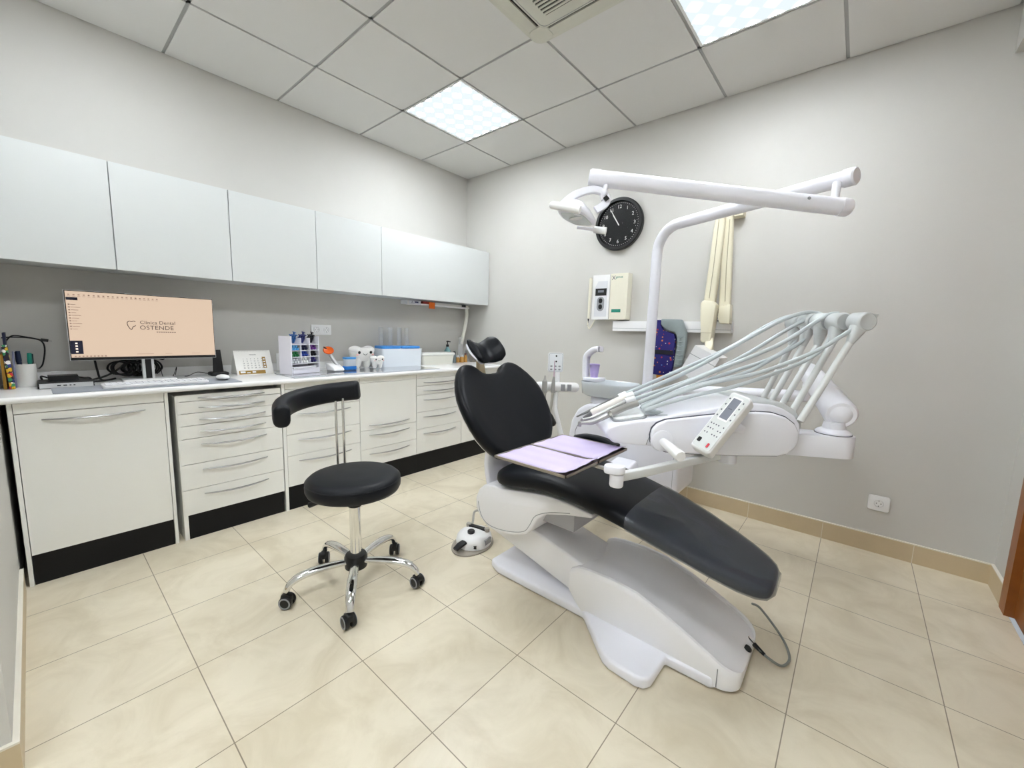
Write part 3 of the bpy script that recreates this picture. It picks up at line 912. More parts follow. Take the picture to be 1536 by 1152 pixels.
# small blue and white pot, plush teeth
t = thing('floss_box', 'small white box with blue top and base before the big tooth', 'box', (0.265, -1.44, CT + 0.006))
obj('base', MB().prism(rrect(0.23, 0.3, -1.485, -1.392, 0.02), XY, CT + 0.0062, CT + 0.034, 0.005), mat('pot_blue', (32, 116, 196), 0.4), t)
obj('body', MB().prism(rrect(0.235, 0.295, -1.48, -1.397, 0.018), XY, CT + 0.034, CT + 0.086, 0.002), clear_material('pot_clear', (226, 232, 238), 0.7, 0.15), t)
obj('lid', MB().prism(rrect(0.232, 0.298, -1.483, -1.394, 0.018), XY, CT + 0.086, CT + 0.1, 0.003), mat('pot_blue_light', (70, 150, 214), 0.35), t)
PLUSH = mat('plush_white', (240, 238, 234), 0.9, bump=0.25, bscale=400)
def tooth(name, label, c, s):
    t = thing(name, label, 'tooth figure', c, None)
    x, y, z = c
    b = MB()
    def sec(zz, hw, hd, dy=0.0, n=20):
        return [(x + hd * math.cos(2 * math.pi * k / n), y + dy + hw * math.sin(2 * math.pi * k / n), z + zz) for k in range(n)]
    b.loft([sec(0.055 * s, 0.06 * s, 0.035 * s), sec(0.07 * s, 0.075 * s, 0.045 * s), sec(0.1 * s, 0.098 * s, 0.055 * s), sec(0.135 * s, 0.108 * s, 0.058 * s), sec(0.158 * s, 0.098 * s, 0.05 * s), sec(0.163 * s, 0.06 * s, 0.03 * s)])
    b.ell((x, y - 0.056 * s, z + 0.145 * s), 0.05 * s, 0.052 * s, 0.034 * s)
    b.ell((x, y + 0.056 * s, z + 0.145 * s), 0.05 * s, 0.052 * s, 0.034 * s)
    for dy in (-0.042, 0.042):
        b.tube([(x, y + dy * s * 1.05, z + 0.001), (x, y + dy * s, z + 0.03 * s), (x, y + dy * s * 0.95, z + 0.08 * s)], [0.018 * s, 0.03 * s, 0.042 * s], 16)
    obj('body', b, PLUSH, t)
    fx = x + 0.056 * s
    for dy in (-0.05, 0.05):
        obj('eye', MB().ell((fx, y + dy * s, z + 0.128 * s), 0.004 * s, 0.011 * s, 0.012 * s, nu=14, nv=8), BLACK, t)
        obj('cheek', MB().ell((fx - 0.001, y + dy * 1.35 * s, z + 0.11 * s), 0.003 * s, 0.011 * s, 0.007 * s, nu=14, nv=8), mat('cheek_pink', (236, 184, 180), 0.8), t)
    obj('mouth', MB().tube(spline([(fx + 0.002 * s, y - 0.018 * s, z + 0.118 * s), (fx + 0.003 * s, y, z + 0.108 * s), (fx + 0.002 * s, y + 0.018 * s, z + 0.118 * s)]), 0.0018 * s, 6), BLACK, t)
    return t
tooth('plush_tooth', 'big white plush tooth with a smiling face on the worktop', (0.13, -1.262, CT), 1.0)
tooth('toy_tooth', 'small white toy tooth standing before the big plush tooth', (0.265, -1.205, CT + 0.006), 0.56)
# white bin with blue lids and clear tubes
t = thing('storage_bin', 'white plastic bin with two blue lids on the worktop', 'bin', (0.17, -0.93, CT))
bn = MB()
for z0, z1, g in ((0, 0.15, 0.0), ):
    bn.loft([[(p[0], p[1], CT + 0.0002) for p in rrect(0.075, 0.225, -1.125, -0.742, 0.015)], [(p[0], p[1], CT + 0.148) for p in rrect(0.065, 0.229, -1.133, -0.734, 0.015)], [(p[0], p[1], CT + 0.148) for p in rrect(0.06, 0.23, -1.136, -0.731, 0.015)], [(p[0], p[1], CT + 0.155) for p in rrect(0.06, 0.23, -1.136, -0.731, 0.015)]])
obj('tub', bn, mat('bin_white', (232, 238, 244), 0.35), t)
BLU = mat('lid_blue', (62, 142, 218), 0.4)
obj('lid', MB().prism(rrect(0.075, 0.222, -1.122, -0.945, 0.02), XY, CT + 0.155, CT + 0.178, 0.008), BLU, t)
obj('lid', MB().prism(rrect(0.075, 0.222, -0.932, -0.745, 0.02), XY, CT + 0.155, CT + 0.176, 0.008), BLU, t)
CLR = clear_material('clear_plastic', (232, 234, 236), 0.15, 0.12)
o0 = None
for i, y in enumerate((-1.06, -0.97, -0.88, -0.80)):
    if o0 is None:
        o0 = obj('acrylic_tube', MB().lathe([(0.02, 0), (0.02, 0.155), (0.018, 0.155), (0.018, 0.002)], (0.09, y, CT + 0.179), n=20), CLR)
        tag(o0, 'clear upright tube on the blue lids, against the wall', 'tube', 'clear tubes above the blue lids')
        o0.location.z = CT + 0.1785
    else:
        q = o0.copy(); S.collection.objects.link(q); q.location = (0.09, y, CT + 0.1785)
# cream lidded tub
t = thing('lidded_tub', 'cream lidded tub right of the blue-lidded bin', 'tub', (0.16, -0.53, CT))
lt_ = MB()
lt_.loft([[(p[0], p[1], CT + 0.0002) for p in rrect(0.085, 0.2, -0.70, -0.345, 0.02)], [(p[0], p[1], CT + 0.085) for p in rrect(0.075, 0.21, -0.715, -0.335, 0.02)]])
obj('tub', lt_, mat('tub_cream', (228, 227, 216), 0.4), t)
obj('lid', MB().prism(rrect(0.068, 0.215, -0.725, -0.325, 0.02), XY, CT + 0.085, CT + 0.112, 0.008), mat('tub_lid', (236, 236, 230), 0.4), t)
# soap bottle, dark bottle, amber bottles
t = thing('soap_bottle', 'pale teal pump bottle with black pump behind the cream tub', 'bottle', (0.07, -0.305, CT))
obj('body', MB().lathe([(0.03, 0), (0.032, 0.01), (0.032, 0.12), (0.014, 0.148), (0.012, 0.16)], (0.07, -0.305, CT + 0.0003), n=24), clear_material('soap_teal', (150, 200, 204), 0.75, 0.15), t)
obj('pump', MB().lathe([(0.014, 0.16), (0.014, 0.182), (0.005, 0.184), (0.005, 0.205), (0.012, 0.206), (0.012, 0.218), (0.001, 0.22)], (0.07, -0.305, CT), n=18).tube([(0.07, -0.305, CT + 0.213), (0.105, -0.3, CT + 0.209)], 0.005, 8), BLACK, t)
t = thing('dropper_bottle', 'slim dark bottle beside the cream tub', 'bottle', (0.125, -0.262, CT))
obj('body', MB().lathe([(0.017, 0), (0.018, 0.004), (0.018, 0.075), (0.01, 0.086)], (0.125, -0.262, CT + 0.0003), n=20), mat('bottle_grey', (120, 132, 134), 0.2), t)
obj('cap', MB().lathe([(0.012, 0.084), (0.012, 0.112), (0.004, 0.116)], (0.125, -0.262, CT), n=16), BLACK, t)
AMB = mat('amber_glass', (196, 142, 62), 0.12, coat=0.6)
for i, (x, y, h, r_, lab) in enumerate(((0.09, -0.19, 0.055, 0.02, 'low amber glass jar beside the dark dropper bottle'), (0.1, -0.14, 0.06, 0.022, 'middle amber glass jar at the corner end of the worktop'), (0.1, -0.088, 0.075, 0.017, 'tall amber glass bottle nearest the corner of the worktop'))):
    t = thing('amber_bottle', lab, 'bottle', (x, y, CT), 'amber bottles at the corner')
    obj('body', MB().lathe([(r_, 0), (r_ + 0.001, 0.003), (r_, h * 0.75), (r_ * 0.6, h)], (x, y, CT + 0.0003), n=20), AMB, t)
    obj('cap', MB().lathe([(r_ * 0.68, h - 0.002), (r_ * 0.68, h + 0.016), (0.002, h + 0.017)], (x, y, CT), n=16), mat('brown_cap', (120, 66, 50), 0.4) if i == 2 else SHELL_W, t)
# rack under the wall cabinets with folded packs, and the white hose in the corner
t = thing('under_cabinet_rack', 'shallow white rack of packs under the corner wall cabinet', 'rack', (0.14, -0.47, 1.385))
obj('shelf', MB().box(0.06, 0.16, -0.83, -0.10, 1.389, 1.4, 0.002), SHELL_W, t)
obj('end_panel', MB().box(0.06, 0.16, -0.84, -0.83, 1.389, 1.424, 0.001), SHELL_W, t)
obj('label', MB().box(0.1595, 0.161, -0.828, -0.70, 1.391, 1.423), mat('label_white', (220, 222, 230), 0.6), t)
lb = MB()
add_text(lb, 'A', 0.026, (0.1615, -0.80, 1.407), (0, 1, 0), (0, 0, 1))
lb.box(0.161, 0.162, -0.765, -0.725, 1.402, 1.414)
obj('label_print', lb, NAVY, t)
for nm, lab, y0, y1, z0, z1, col in (('glove_pack', 'red pack on the rack under the corner cabinet', -0.67, -0.56, 1.4003, 1.422, (150, 44, 36)), ('paper_pack', 'long white paper pack on the rack under the corner cabinet', -0.53, -0.2, 1.4003, 1.418, (214, 210, 206)), ('black_clip', 'small black clip on the rack near the corner', -0.195, -0.145, 1.4003, 1.423, (24, 24, 28))):
    tag(obj(nm, MB().box(0.07, 0.155, y0, y1, z0, z1, 0.003), mat(nm, col, 0.5)), lab, 'pack' if 'pack' in nm else 'clip')
tag(obj('orange_tag', MB().box(0.1625, 0.166, -0.61, -0.545, 1.362, 1.42, 0.001), mat('tag_orange', (236, 112, 22), 0.5)), 'orange tag hanging over the rack under the corner cabinet', 'tag')
tag(obj('white_hose', MB().tube(spline([(0.09, -0.075, 1.42), (0.09, -0.07, 1.33), (0.085, -0.075, 1.25), (0.085, -0.10, 1.15), (0.09, -0.14, 1.03)], 8), 0.018, 14), mat('hose_white', (234, 232, 224), 0.45)), 'white bendy pipe hanging from the corner cabinet to the worktop', 'pipe')
t = thing('pipe_holder', 'clear holder with thin hook at the foot of the white pipe', 'holder', (0.09, -0.15, CT))
obj('cup', MB().lathe([(0.03, 0), (0.03, 0.004), (0.024, 0.1), (0.022, 0.178), (0.02, 0.178), (0.022, 0.1), (0.028, 0.006)], (0.09, -0.152, CT + 0.0795), n=20), CLR, t)
obj('post', MB().tube([(0.06, -0.165, CT + 0.0003), (0.065, -0.16, CT + 0.1)], 0.006, 8), STEEL, t)

# sockets
HOLE = mat('socket_dark', (92, 92, 94), 0.6)
def socket(parent, cx_, cz_, plane, w=0.038):
    # Schuko outlet: round recess with two holes; plane('x') faces +x on the left wall, 'y' faces -y on the back wall
    if plane == 'x':
        c, ax, rt = (0.0105, cx_, cz_), (1, 0, 0), (0, 1, 0)
    else:
        c, ax, rt = (cx_, -0.0105, cz_), (0, -1, 0), (1, 0, 0)
    ax = Vector(ax); rt = Vector(rt); c = Vector(c)
    obj('face', MB().lathe([(0.0225, 0.0), (0.0225, 0.003), (0.0195, 0.003), (0.0192, 0.0006), (0.0001, 0.0006)], c, ax, 28), SHELL_W, parent)
    hm = MB()
    up_ = ax.cross(rt)
    hm.tube([c + ax * 0.0014 + rt * (0.0205 * math.cos(q)) + up_ * (0.0205 * math.sin(q)) for q in [k * math.pi / 16 for k in range(33)]], 0.0016, 6)
    for s in (-1, 1):
        hm.lathe([(0.0026, 0.0007), (0.0026, 0.0014), (0.0001, 0.0014)], c + rt * (0.0095 * s), ax, 10)
        hm.tube([c + Vector((0, 0, s * 0.0175)) + ax * 0.001, c + Vector((0, 0, s * 0.012)) + ax * 0.001], 0.0016, 6)
    obj('holes', hm, HOLE, parent)
t = thing('wall_socket', 'double white wall socket above the pen organiser', 'socket', (0.0, -1.525, 1.145))
obj('plate', MB().prism(rrect(-1.602, -1.448, 1.106, 1.184, 0.005), YZ, 0.0005, 0.0105, 0.003), SHELL_W, t)
socket(t, -1.562, 1.145, 'x')
socket(t, -1.488, 1.145, 'x')
t = thing('wall_socket', 'single white wall socket low on the wall at the right', 'socket', (3.364, 0, 0.284))
obj('plate', MB().prism(rrect(3.318, 3.41, 0.242, 0.328, 0.012), lambda u, v, d: (u, d, v), -0.0105, -0.0005, 0.004), SHELL_W, t)
socket(t, 3.364, 0.285, 'y')

# ================================================================== ON THE BACK WALL
XZ = lambda u, v, d: (u, d, v)
t = thing('wall_clock', 'round black wall clock with white numerals on the back wall', 'clock', (1.704, 0, 2.005))
cc = Vector((1.704, 0, 2.005)); AY = Vector((0, -1, 0))
obj('case', MB().lathe([(0.19, 0.001), (0.193, 0.02), (0.193, 0.036), (0.187, 0.043), (0.170, 0.043), (0.165, 0.0252)], cc, AY, 64), BLACK, t)
obj('dial', MB().lathe([(0.168, 0.02), (0.168, 0.026), (0.0001, 0.026)], cc, AY, 64), mat('clock_dial', (11, 12, 13), 0.4, spec=0.3), t)
NUM = mat('clock_white', (232, 232, 228), 0.5)
nm_ = MB()
for i in range(60):
    a = 2 * math.pi * i / 60
    r_ = 0.004 if i % 5 else 0.0045
    p = cc + Vector((0.155 * math.sin(a), -0.0262, 0.155 * math.cos(a)))
    nm_.box(p.x - 0.0018, p.x + 0.0018, p.y - 0.0004, p.y, p.z - 0.0018, p.z + 0.0018)
for h in range(1, 13):
    a = 2 * math.pi * h / 12
    add_text(nm_, str(h), 0.036, cc + Vector((0.127 * math.sin(a), -0.0264, 0.127 * math.cos(a))), (1, 0, 0), (0, 0, 1), align='CENTER')
obj('numerals', nm_, NUM, t)
def hand(name, ang, ln, w, y):
    a = math.radians(ang)
    d = Vector((math.sin(a), 0, math.cos(a)))
    obj(name, MB().beam([cc - d * 0.012 + Vector((0, -y, 0)), cc + d * ln + Vector((0, -y, 0))], w, 0.001, up=(0, 1, 0)), NUM, t)
hand('minute_hand', -32, 0.135, 0.006, 0.031)
hand('hour_hand', -33, 0.085, 0.008, 0.0335)
obj('glass', MB().lathe([(0.1695, 0.038), (0.0001, 0.0385)], cc, AY, 48), clear_material('clock_glass', (40, 44, 44), 0.03, 0.03), t)

t = thing('xray_controller', 'cream and white X-ray timer box on the wall under the clock', 'control box', (1.69, -0.03, 1.29))
obj('cream_box', MB().box(1.69, 1.832, -0.075, -0.001, 1.288, 1.632, 0.006), CREAM, t)
obj('white_box', MB().box(1.545, 1.688, -0.085, -0.001, 1.288, 1.628, 0.012), SHELL_W, t)
obj('panel_recess', MB().prism([(1.567, 1.31), (1.672, 1.31), (1.672, 1.58), (1.592, 1.58), (1.567, 1.535)], XZ, -0.0868, -0.084), mat('panel_pale', (222, 224, 228), 0.4), t)
obj('display', MB().box(1.572, 1.667, -0.0885, -0.085, 1.47, 1.525, 0.001), BLACK, t)
obj('readout', MB().box(1.594, 1.644, -0.0892, -0.088, 1.495, 1.512), SCREENG, t)
bt = MB().prism(rrect(1.588, 1.651, 1.352, 1.462, 0.031), XZ, -0.0885, -0.086, 0.001)
obj('button_pad', bt, GREYRING, t)
obj('button', MB().prism(rrect(1.604, 1.636, 1.412, 1.45, 0.015), XZ, -0.0905, -0.088, 0.001), BLACK, t)
obj('button', MB().prism(rrect(1.604, 1.636, 1.366, 1.404, 0.015), XZ, -0.0905, -0.088, 0.001), BLACK, t)
tm = MB()
add_text(tm, 'X', 0.044, (1.70, -0.0755, 1.6), (1, 0, 0), (0, 0, 1))
obj('lettering', tm, SEAM, t)
tm = MB()
add_text(tm, 'genus', 0.026, (1.731, -0.0755, 1.606), (1, 0, 0), (0, 0, 1))
obj('lettering', tm, mat('teal_print', (24, 128, 108), 0.5), t)
obj('teal_plate', MB().box(1.71, 1.785, -0.0765, -0.074, 1.342, 1.366), bpy.data.materials['teal_print'], t)
obj('hand_switch', MB().tube([(1.532, -0.098, 1.6), (1.532, -0.1, 1.5), (1.529, -0.1, 1.3)], [0.012, 0.013, 0.009], 12, round_end=True), CREAM, t)
obj('switch_cord', MB().tube(spline([(1.529, -0.1, 1.3), (1.524, -0.1, 1.25), (1.535, -0.09, 1.215), (1.55, -0.06, 1.26), (1.555, -0.04, 1.29)]), 0.004, 8), CREAM, t)
obj('hook', MB().tube([(1.529, -0.1, 1.3), (1.522, -0.1, 1.235)], [0.006, 0.002], 8), BLACK, t)

t = thing('wall_rail', 'long white rail box on the back wall behind the lamp pole', 'rail', (2.135, -0.03, 1.2))
obj('body', MB().box(1.722, 2.55, -0.06, -0.001, 1.203, 1.277, 0.006), SHELL_W, t)
obj('groove', MB().box(1.722, 2.551, -0.0608, -0.059, 1.222, 1.224), GREYRING, t)

# child's lead apron hanging from the rail
APR = pattern_material('apron_space_print', (30, 24, 104), [(216, 120, 60), (226, 222, 220), (180, 44, 60), (90, 120, 200), (30, 24, 104), (30, 24, 104), (30, 24, 104)], 46, 0.30)
def cloth(outline, y0, y1, bev):
    return MB().prism(outline, XZ, y0, y1, bev, 2)
t = thing('lead_apron', 'navy space-print lead apron with grey collar hanging on the wall rail', 'apron', (2.15, -0.09, 0.91))
obj('body', cloth([(2.02, 1.285), (2.105, 1.285), (2.11, 1.245), (2.13, 1.215), (2.165, 1.202), (2.207, 1.19), (2.217, 1.16), (2.216, 1.03), (2.212, 0.96), (2.205, 0.905), (2.12, 0.895), (2.02, 0.905)], -0.105, -0.066, 0.008), APR, t)
obj('pocket_band', MB().box(2.02, 2.213, -0.109, -0.1045, 1.045, 1.075, 0.002), mat('apron_trim', (14, 12, 28), 0.7), t)
cl = MB()
outl = [(2.112, 1.292), (2.25, 1.288), (2.262, 1.262), (2.288, 1.2), (2.291, 1.12), (2.285, 1.05), (2.28, 0.99), (2.272, 0.965), (2.222, 0.962), (2.226, 1.02), (2.234, 1.1), (2.232, 1.165), (2.215, 1.2), (2.17, 1.212), (2.135, 1.228), (2.113, 1.255)]
cl.prism(outl, XZ, -0.112, -0.066, 0.008, 2)
GCOL = mat('apron_grey', (138, 148, 148), 0.7, bump=0.1, bscale=120)
co = obj('collar', cl, GCOL, t)
rm = MB()
for i in range(7):
    z = 0.985 + i * 0.031
    rm.tube(spline([(2.236, -0.111, z), (2.258, -0.114, z - 0.004), (2.279, -0.111, z + 0.001)]), 0.0035, 6)
obj('ruffle', rm, GCOL, co)
obj('fringe', MB().prism([(2.10, 0.897), (2.16, 0.897), (2.155, 0.862), (2.14, 0.872), (2.13, 0.855), (2.118, 0.868), (2.108, 0.85)], XZ, -0.095, -0.07, 0.003), mat('fringe_orange', (224, 140, 40), 0.7), t)

# wall X-ray arm with tube head
XC = mat('xray_cream', (230, 224, 200), 0.42)
t = thing('xray_machine', 'cream folding X-ray arm with white tube head on the back wall', 'X-ray machine', (2.49, -0.05, 1.0))
obj('wall_plate', MB().box(2.43, 2.56, -0.07, -0.001, 1.93, 2.0, 0.01), XC, t)
obj('rear_arm', MB().beam([(2.487, -0.10, 1.95), (2.49, -0.10, 1.85), (2.502, -0.10, 1.6), (2.512, -0.10, 1.36)], [0.05, 0.058, 0.062, 0.066], 0.05, up=(0, 1, 0)), XC, t)
obj('rear_groove', MB().beam([(2.5, -0.127, 1.9), (2.506, -0.127, 1.6), (2.516, -0.127, 1.4)], 0.004, 0.004, up=(0, 1, 0)), mat('cream_shadow_line', (176, 168, 140), 0.6), t)
obj('rear_joint', MB().prism([(2.485, 1.37), (2.55, 1.385), (2.556, 1.26), (2.495, 1.262), (2.482, 1.3)], XZ, -0.135, -0.065, 0.008), XC, t)
sp = MB()
for i in range(5):
    sp.lathe([(0.013, -0.004), (0.016, 0), (0.013, 0.004)], (2.474, -0.1, 1.28 + i * 0.018), (0, 0, 1), 16)
obj('spring', sp, GREYRING, t)
obj('front_arm', MB().beam([(2.452, -0.135, 1.945), (2.448, -0.135, 1.85), (2.44, -0.135, 1.62), (2.428, -0.135, 1.37)], [0.05, 0.062, 0.066, 0.068], 0.05, up=(0, 1, 0)), XC, t)
obj('front_groove', MB().beam([(2.447, -0.162, 1.9), (2.44, -0.162, 1.62), (2.43, -0.162, 1.42)], 0.004, 0.004, up=(0, 1, 0)), bpy.data.materials['cream_shadow_line'], t)
obj('front_joint', MB().prism([(2.39, 1.385), (2.402, 1.405), (2.46, 1.4), (2.482, 1.375), (2.478, 1.3), (2.472, 1.2), (2.47, 1.15), (2.46, 1.138), (2.42, 1.138), (2.408, 1.15), (2.405, 1.22), (2.395, 1.3)], XZ, -0.2, -0.11, 0.01), XC, t)
obj('joint_line', MB().box(2.407, 2.473, -0.2012, -0.2, 1.2, 1.2025), bpy.data.materials['cream_shadow_line'], t)
obj('neck', MB().beam([(2.452, -0.16, 1.15), (2.468, -0.2, 1.11), (2.474, -0.26, 1.07)], 0.055, 0.05, up=(1, 0, 0)), XC, t)
th = math.radians(26)
HM = Matrix.Translation((2.478, -0.30, 1.01)) @ Matrix.Rotation(th, 4, 'Y')
hb = MB().box(-0.085, 0.075, -0.1, 0.08, -0.1, 0.085, 0.03, 3, HM)
hd = obj('tube_head', hb, SHELL_W, t)
obj('head_seam', MB().box(-0.0853, 0.0753, -0.1004, 0.0803, 0.028, 0.031, 0.0, 1, HM), GREYRING, hd)
obj('head_cone', MB().tube([HM @ Vector((0, -0.02, -0.095)), HM @ Vector((0, -0.02, -0.16))], [0.045, 0.03], 20), SHELL_W, hd)

# ================================================================== ROUND STOOL
SC = Vector((1.545, -2.105, 0))
t = thing('stool', 'black round stool with curved backrest and chrome wheeled base', 'stool', SC)
obj('seat', MB().lathe([(0.001, 0.452), (0.175, 0.452), (0.192, 0.46), (0.199, 0.475), (0.2, 0.495), (0.196, 0.514), (0.184, 0.525), (0.165, 0.529), (0.08, 0.531), (0.001, 0.5315)], SC, n=64), STOOLL, t, sharp=60)
obj('seat_piping', MB().tube([SC + Vector((0.1975 * math.cos(a), 0.1975 * math.sin(a), 0.509)) for a in [2 * math.pi * i / 64 for i in range(65)]], 0.0022, 6), STOOLL, t)
obj('seat_plate', MB().lathe([(0.001, 0.437), (0.1, 0.437), (0.105, 0.452)], SC, n=32), BLACK, t)
obj('column', MB().lathe([(0.024, 0.15), (0.024, 0.385)], SC, n=28), CHROME, t)
obj('column_sleeve', MB().lathe([(0.0285, 0.38), (0.0285, 0.437)], SC, n=28), BLACK, t)
obj('hub', MB().lathe([(0.03, 0.085), (0.048, 0.092), (0.05, 0.14), (0.044, 0.152), (0.026, 0.155)], SC, n=32), BLACK, t)
lv = obj('lever', MB().tube([SC + Vector((-0.03, -0.02, 0.43)), SC + Vector((-0.135, -0.105, 0.386))], 0.005, 8), STEEL, t)
obj('lever_knob', MB().tube([SC + Vector((-0.125, -0.097, 0.39)), SC + Vector((-0.165, -0.128, 0.372))], [0.008, 0.013], 10), BLACK, lv)
for i in range(5):
    an = math.radians(-105.5 + 72 * i)
    d = Vector((math.cos(an), math.sin(an), 0)); s = Vector((-d.y, d.x, 0))
    P = [SC + d * r_ + Vector((0, 0, z)) for r_, z in ((0.035, 0.122), (0.11, 0.126), (0.18, 0.124), (0.235, 0.113), (0.268, 0.093), (0.283, 0.066))]
    lg = obj('leg', MB().tube(spline(P, 5), [0.016, 0.019, 0.021, 0.02, 0.017, 0.015], 14, flat=(0.75, 1.05), up=(0, 0, 1)), CHROME, t)
    ca = an + (0.5 if i % 2 else -0.6)
    wd = Vector((math.cos(ca), math.sin(ca), 0)); ws = Vector((-wd.y, wd.x, 0))
    w0 = SC + d * 0.29 + Vector((0, 0, 0.0275)) - wd * 0.012
    cm = MB()
    for sgn in (-1, 1):
        cm.lathe([(0.001, 0.006), (0.0255, 0.006), (0.0272, 0.009), (0.0272, 0.02), (0.024, 0.0235), (0.001, 0.0235)], w0, ws * sgn, 24)
    cm.prism([(-0.024, 0.002), (-0.02, 0.026), (0.0, 0.036), (0.02, 0.03), (0.026, 0.008)], lambda u, v, dd: w0 + wd * u + Vector((0, 0, v)) + ws * dd, -0.012, 0.012, 0.003)
    ct = obj('caster', cm, BLACK, t)
    rm = MB()
    for sgn in (-1, 1):
        rm.lathe([(0.0245, 0.0225), (0.0245, 0.0245), (0.0185, 0.0245), (0.0185, 0.0225)], w0, ws * sgn, 28)
    obj('wheel_ring', rm, GREYRING, ct)
for px, py in ((1.288, -2.052), (1.312, -2.028)):
    obj('backrest_rod', MB().tube(spline([(1.46 + (px - 1.3) * 0.5, -2.085 + (py + 2.04) * 0.5, 0.443), (px + 0.05, py - 0.02, 0.443), (px + 0.008, py - 0.004, 0.452), (px, py, 0.48), (px - 0.004, py, 0.7), (px - 0.006, py, 0.83)], 6), 0.0062, 12), CHROME, t)
bk = MB()
rings = []
arc = []
for i in range(25):
    s = i / 24
    an = math.radians(148 + 102 * s)
    rr = 0.268 + 0.03 * math.sin(math.pi * s)
    z = 0.864 - 0.044 * s - 0.012 * s * s
    arc.append((SC + Vector((rr * math.cos(an), rr * math.sin(an), z))))
obj('backrest', MB().beam(arc, 0.062, 0.094, up=(0, 0, 1), c=0.42), STOOLL, t, sharp=50)
for e, q in ((arc[0], arc[1]), (arc[-1], arc[-2])):
    dd = (e - q).normalized()
    obj('backrest_end', MB().beam([e - dd * 0.004, e + dd * 0.008, e + dd * 0.014], [0.0625, 0.058, 0.045], [0.0945, 0.09, 0.076], up=(0, 0, 1), c=0.42), STOOLL, t, sharp=50)

# ================================================================== FOOT CONTROL
t = thing('foot_control', 'white dental foot control with black buttons on the floor', 'foot control', (1.72, -1.47, 0))
FC = Vector((1.672, -1.478, 0)); fd = Vector((0.22, -0.97, 0)).normalized(); fs = Vector((0.97, 0.22, 0)).normalized()
def F(u, v, z):
    return FC + fs * u + fd * v + Vector((0, 0, z))
def egg(a, b0, b1, n=40):
    return [(a * math.sin(2 * math.pi * k / n), (b0 if math.cos(2 * math.pi * k / n) > 0 else b1) * math.cos(2 * math.pi * k / n)) for k in range(n)]
obj('base_plate', MB().prism(egg(0.105, 0.155, 0.12), lambda u, v, d: F(u, v, d), 0.0, 0.008, 0.002), mat('foot_plate_grey', (160, 152, 140), 0.4), t)
rings = []
for sc, z in ((1.0, 0.008), (1.02, 0.03), (0.97, 0.05), (0.85, 0.064), (0.6, 0.073), (0.25, 0.077)):
    rings.append([F(u * sc, v * sc, z) for u, v in egg(0.095, 0.10, 0.105)])
obj('shell', MB().loft(rings), SHELL_W, t, sharp=60)
obj('bar', MB().beam([F(-0.05, -0.035, 0.078), F(0.055, -0.035, 0.078)], 0.026, 0.012), BLACK, t)
for u in (-0.058, 0.062):
    obj('knob', MB().lathe([(0.014, 0.07), (0.015, 0.084), (0.012, 0.09), (0.001, 0.091)], F(u, -0.035, 0), n=20), mat('knob_grey', (176, 170, 160), 0.4), t)
obj('button', MB().lathe([(0.02, 0.06), (0.02, 0.086), (0.016, 0.09), (0.001, 0.09)], F(0.0, 0.03, 0), n=24), BLACK, t)
obj('toe_lever', MB().beam([F(0.0, 0.09, 0.05), F(-0.012, 0.12, 0.04), F(-0.02, 0.15, 0.028)], [0.036, 0.04, 0.03], 0.014), BLACK, t)
obj('front_slot', MB().beam([F(0.0, 0.093, 0.028), F(0.065, 0.075, 0.028)], 0.012, 0.018), BLACK, t)
obj('side_pad', MB().beam([F(0.088, 0.03, 0.038), F(0.094, -0.02, 0.04)], 0.012, 0.03), GREYRING, t)
obj('carry_handle', MB().tube(spline([F(-0.07, -0.08, 0.03), F(-0.085, -0.12, 0.06), F(-0.09, -0.145, 0.105), F(-0.05, -0.16, 0.11), F(0.05, -0.14, 0.09), F(0.09, -0.1, 0.05)], 8), 0.0065, 10), mat('handle_steel_grey', (190, 188, 182), 0.35, metal=0.4), t)

# ================================================================== DENTAL CHAIR
Y0 = -1.42
t = thing('dental_chair', 'black upholstered reclining dental chair on a white base', 'dental chair', (2.4, Y0, 0))
chair = t
half = [(1.90, -0.16), (1.965, -0.185), (2.44, -0.18), (2.575, -0.305), (2.61, -0.335), (2.64, -0.345), (2.735, -0.35), (2.765, -0.34), (2.78, -0.315), (2.782, -0.19), (2.93, -0.185), (2.985, -0.13), (3.0, -0.05)]
outline = [(x, Y0 + y) for x, y in half] + [(x, Y0 - y) for x, y in reversed(half)]
obj('base_plate', MB().prism(outline, XY, 0.002, 0.046, 0.012, 3), DWHITE, t)
# hood over the lift
def hoodz(x):
    K = [(2.36, 0.186), (2.372, 0.2), (2.40, 0.214), (2.45, 0.222), (2.55, 0.226), (2.64, 0.22), (2.75, 0.186), (2.85, 0.145), (2.93, 0.108), (2.97, 0.09), (3.01, 0.075)]
    for (xa, za), (xb, zb_) in zip(K, K[1:]):
        if x <= xb:
            return za + (zb_ - za) * (x - xa) / (xb - xa)
    return K[-1][1]
def hood_ring(x, hw, zt, zb_):
    r = []
    lip = 0.012
    pr = [(-hw, zb_), (-hw, zt - 0.022), (-hw + 0.002, zt - 0.013), (-hw + 0.008, zt - 0.003), (-hw + 0.016, zt), (-hw + 0.024, zt - 0.002), (-hw + 0.030, zt - 0.009), (-hw + 0.036, zt - 0.011), (-hw * 0.55, zt - 0.012), (-hw * 0.3, zt - 0.02), (0, zt - 0.023)]
    full = pr + [(-y, z) for y, z in reversed(pr[:-1])]
    return [(x, Y0 + y, z) for y, z in full]
rings = []
for x in [2.366, 2.372, 2.40, 2.45, 2.5, 2.55, 2.6, 2.65, 2.7, 2.75, 2.8, 2.85, 2.9, 2.94]:
    zb_ = max(0.016, 0.105 - (x - 2.366) * 1.25)
    rings.append(hood_ring(x, 0.18, hoodz(x), zb_))
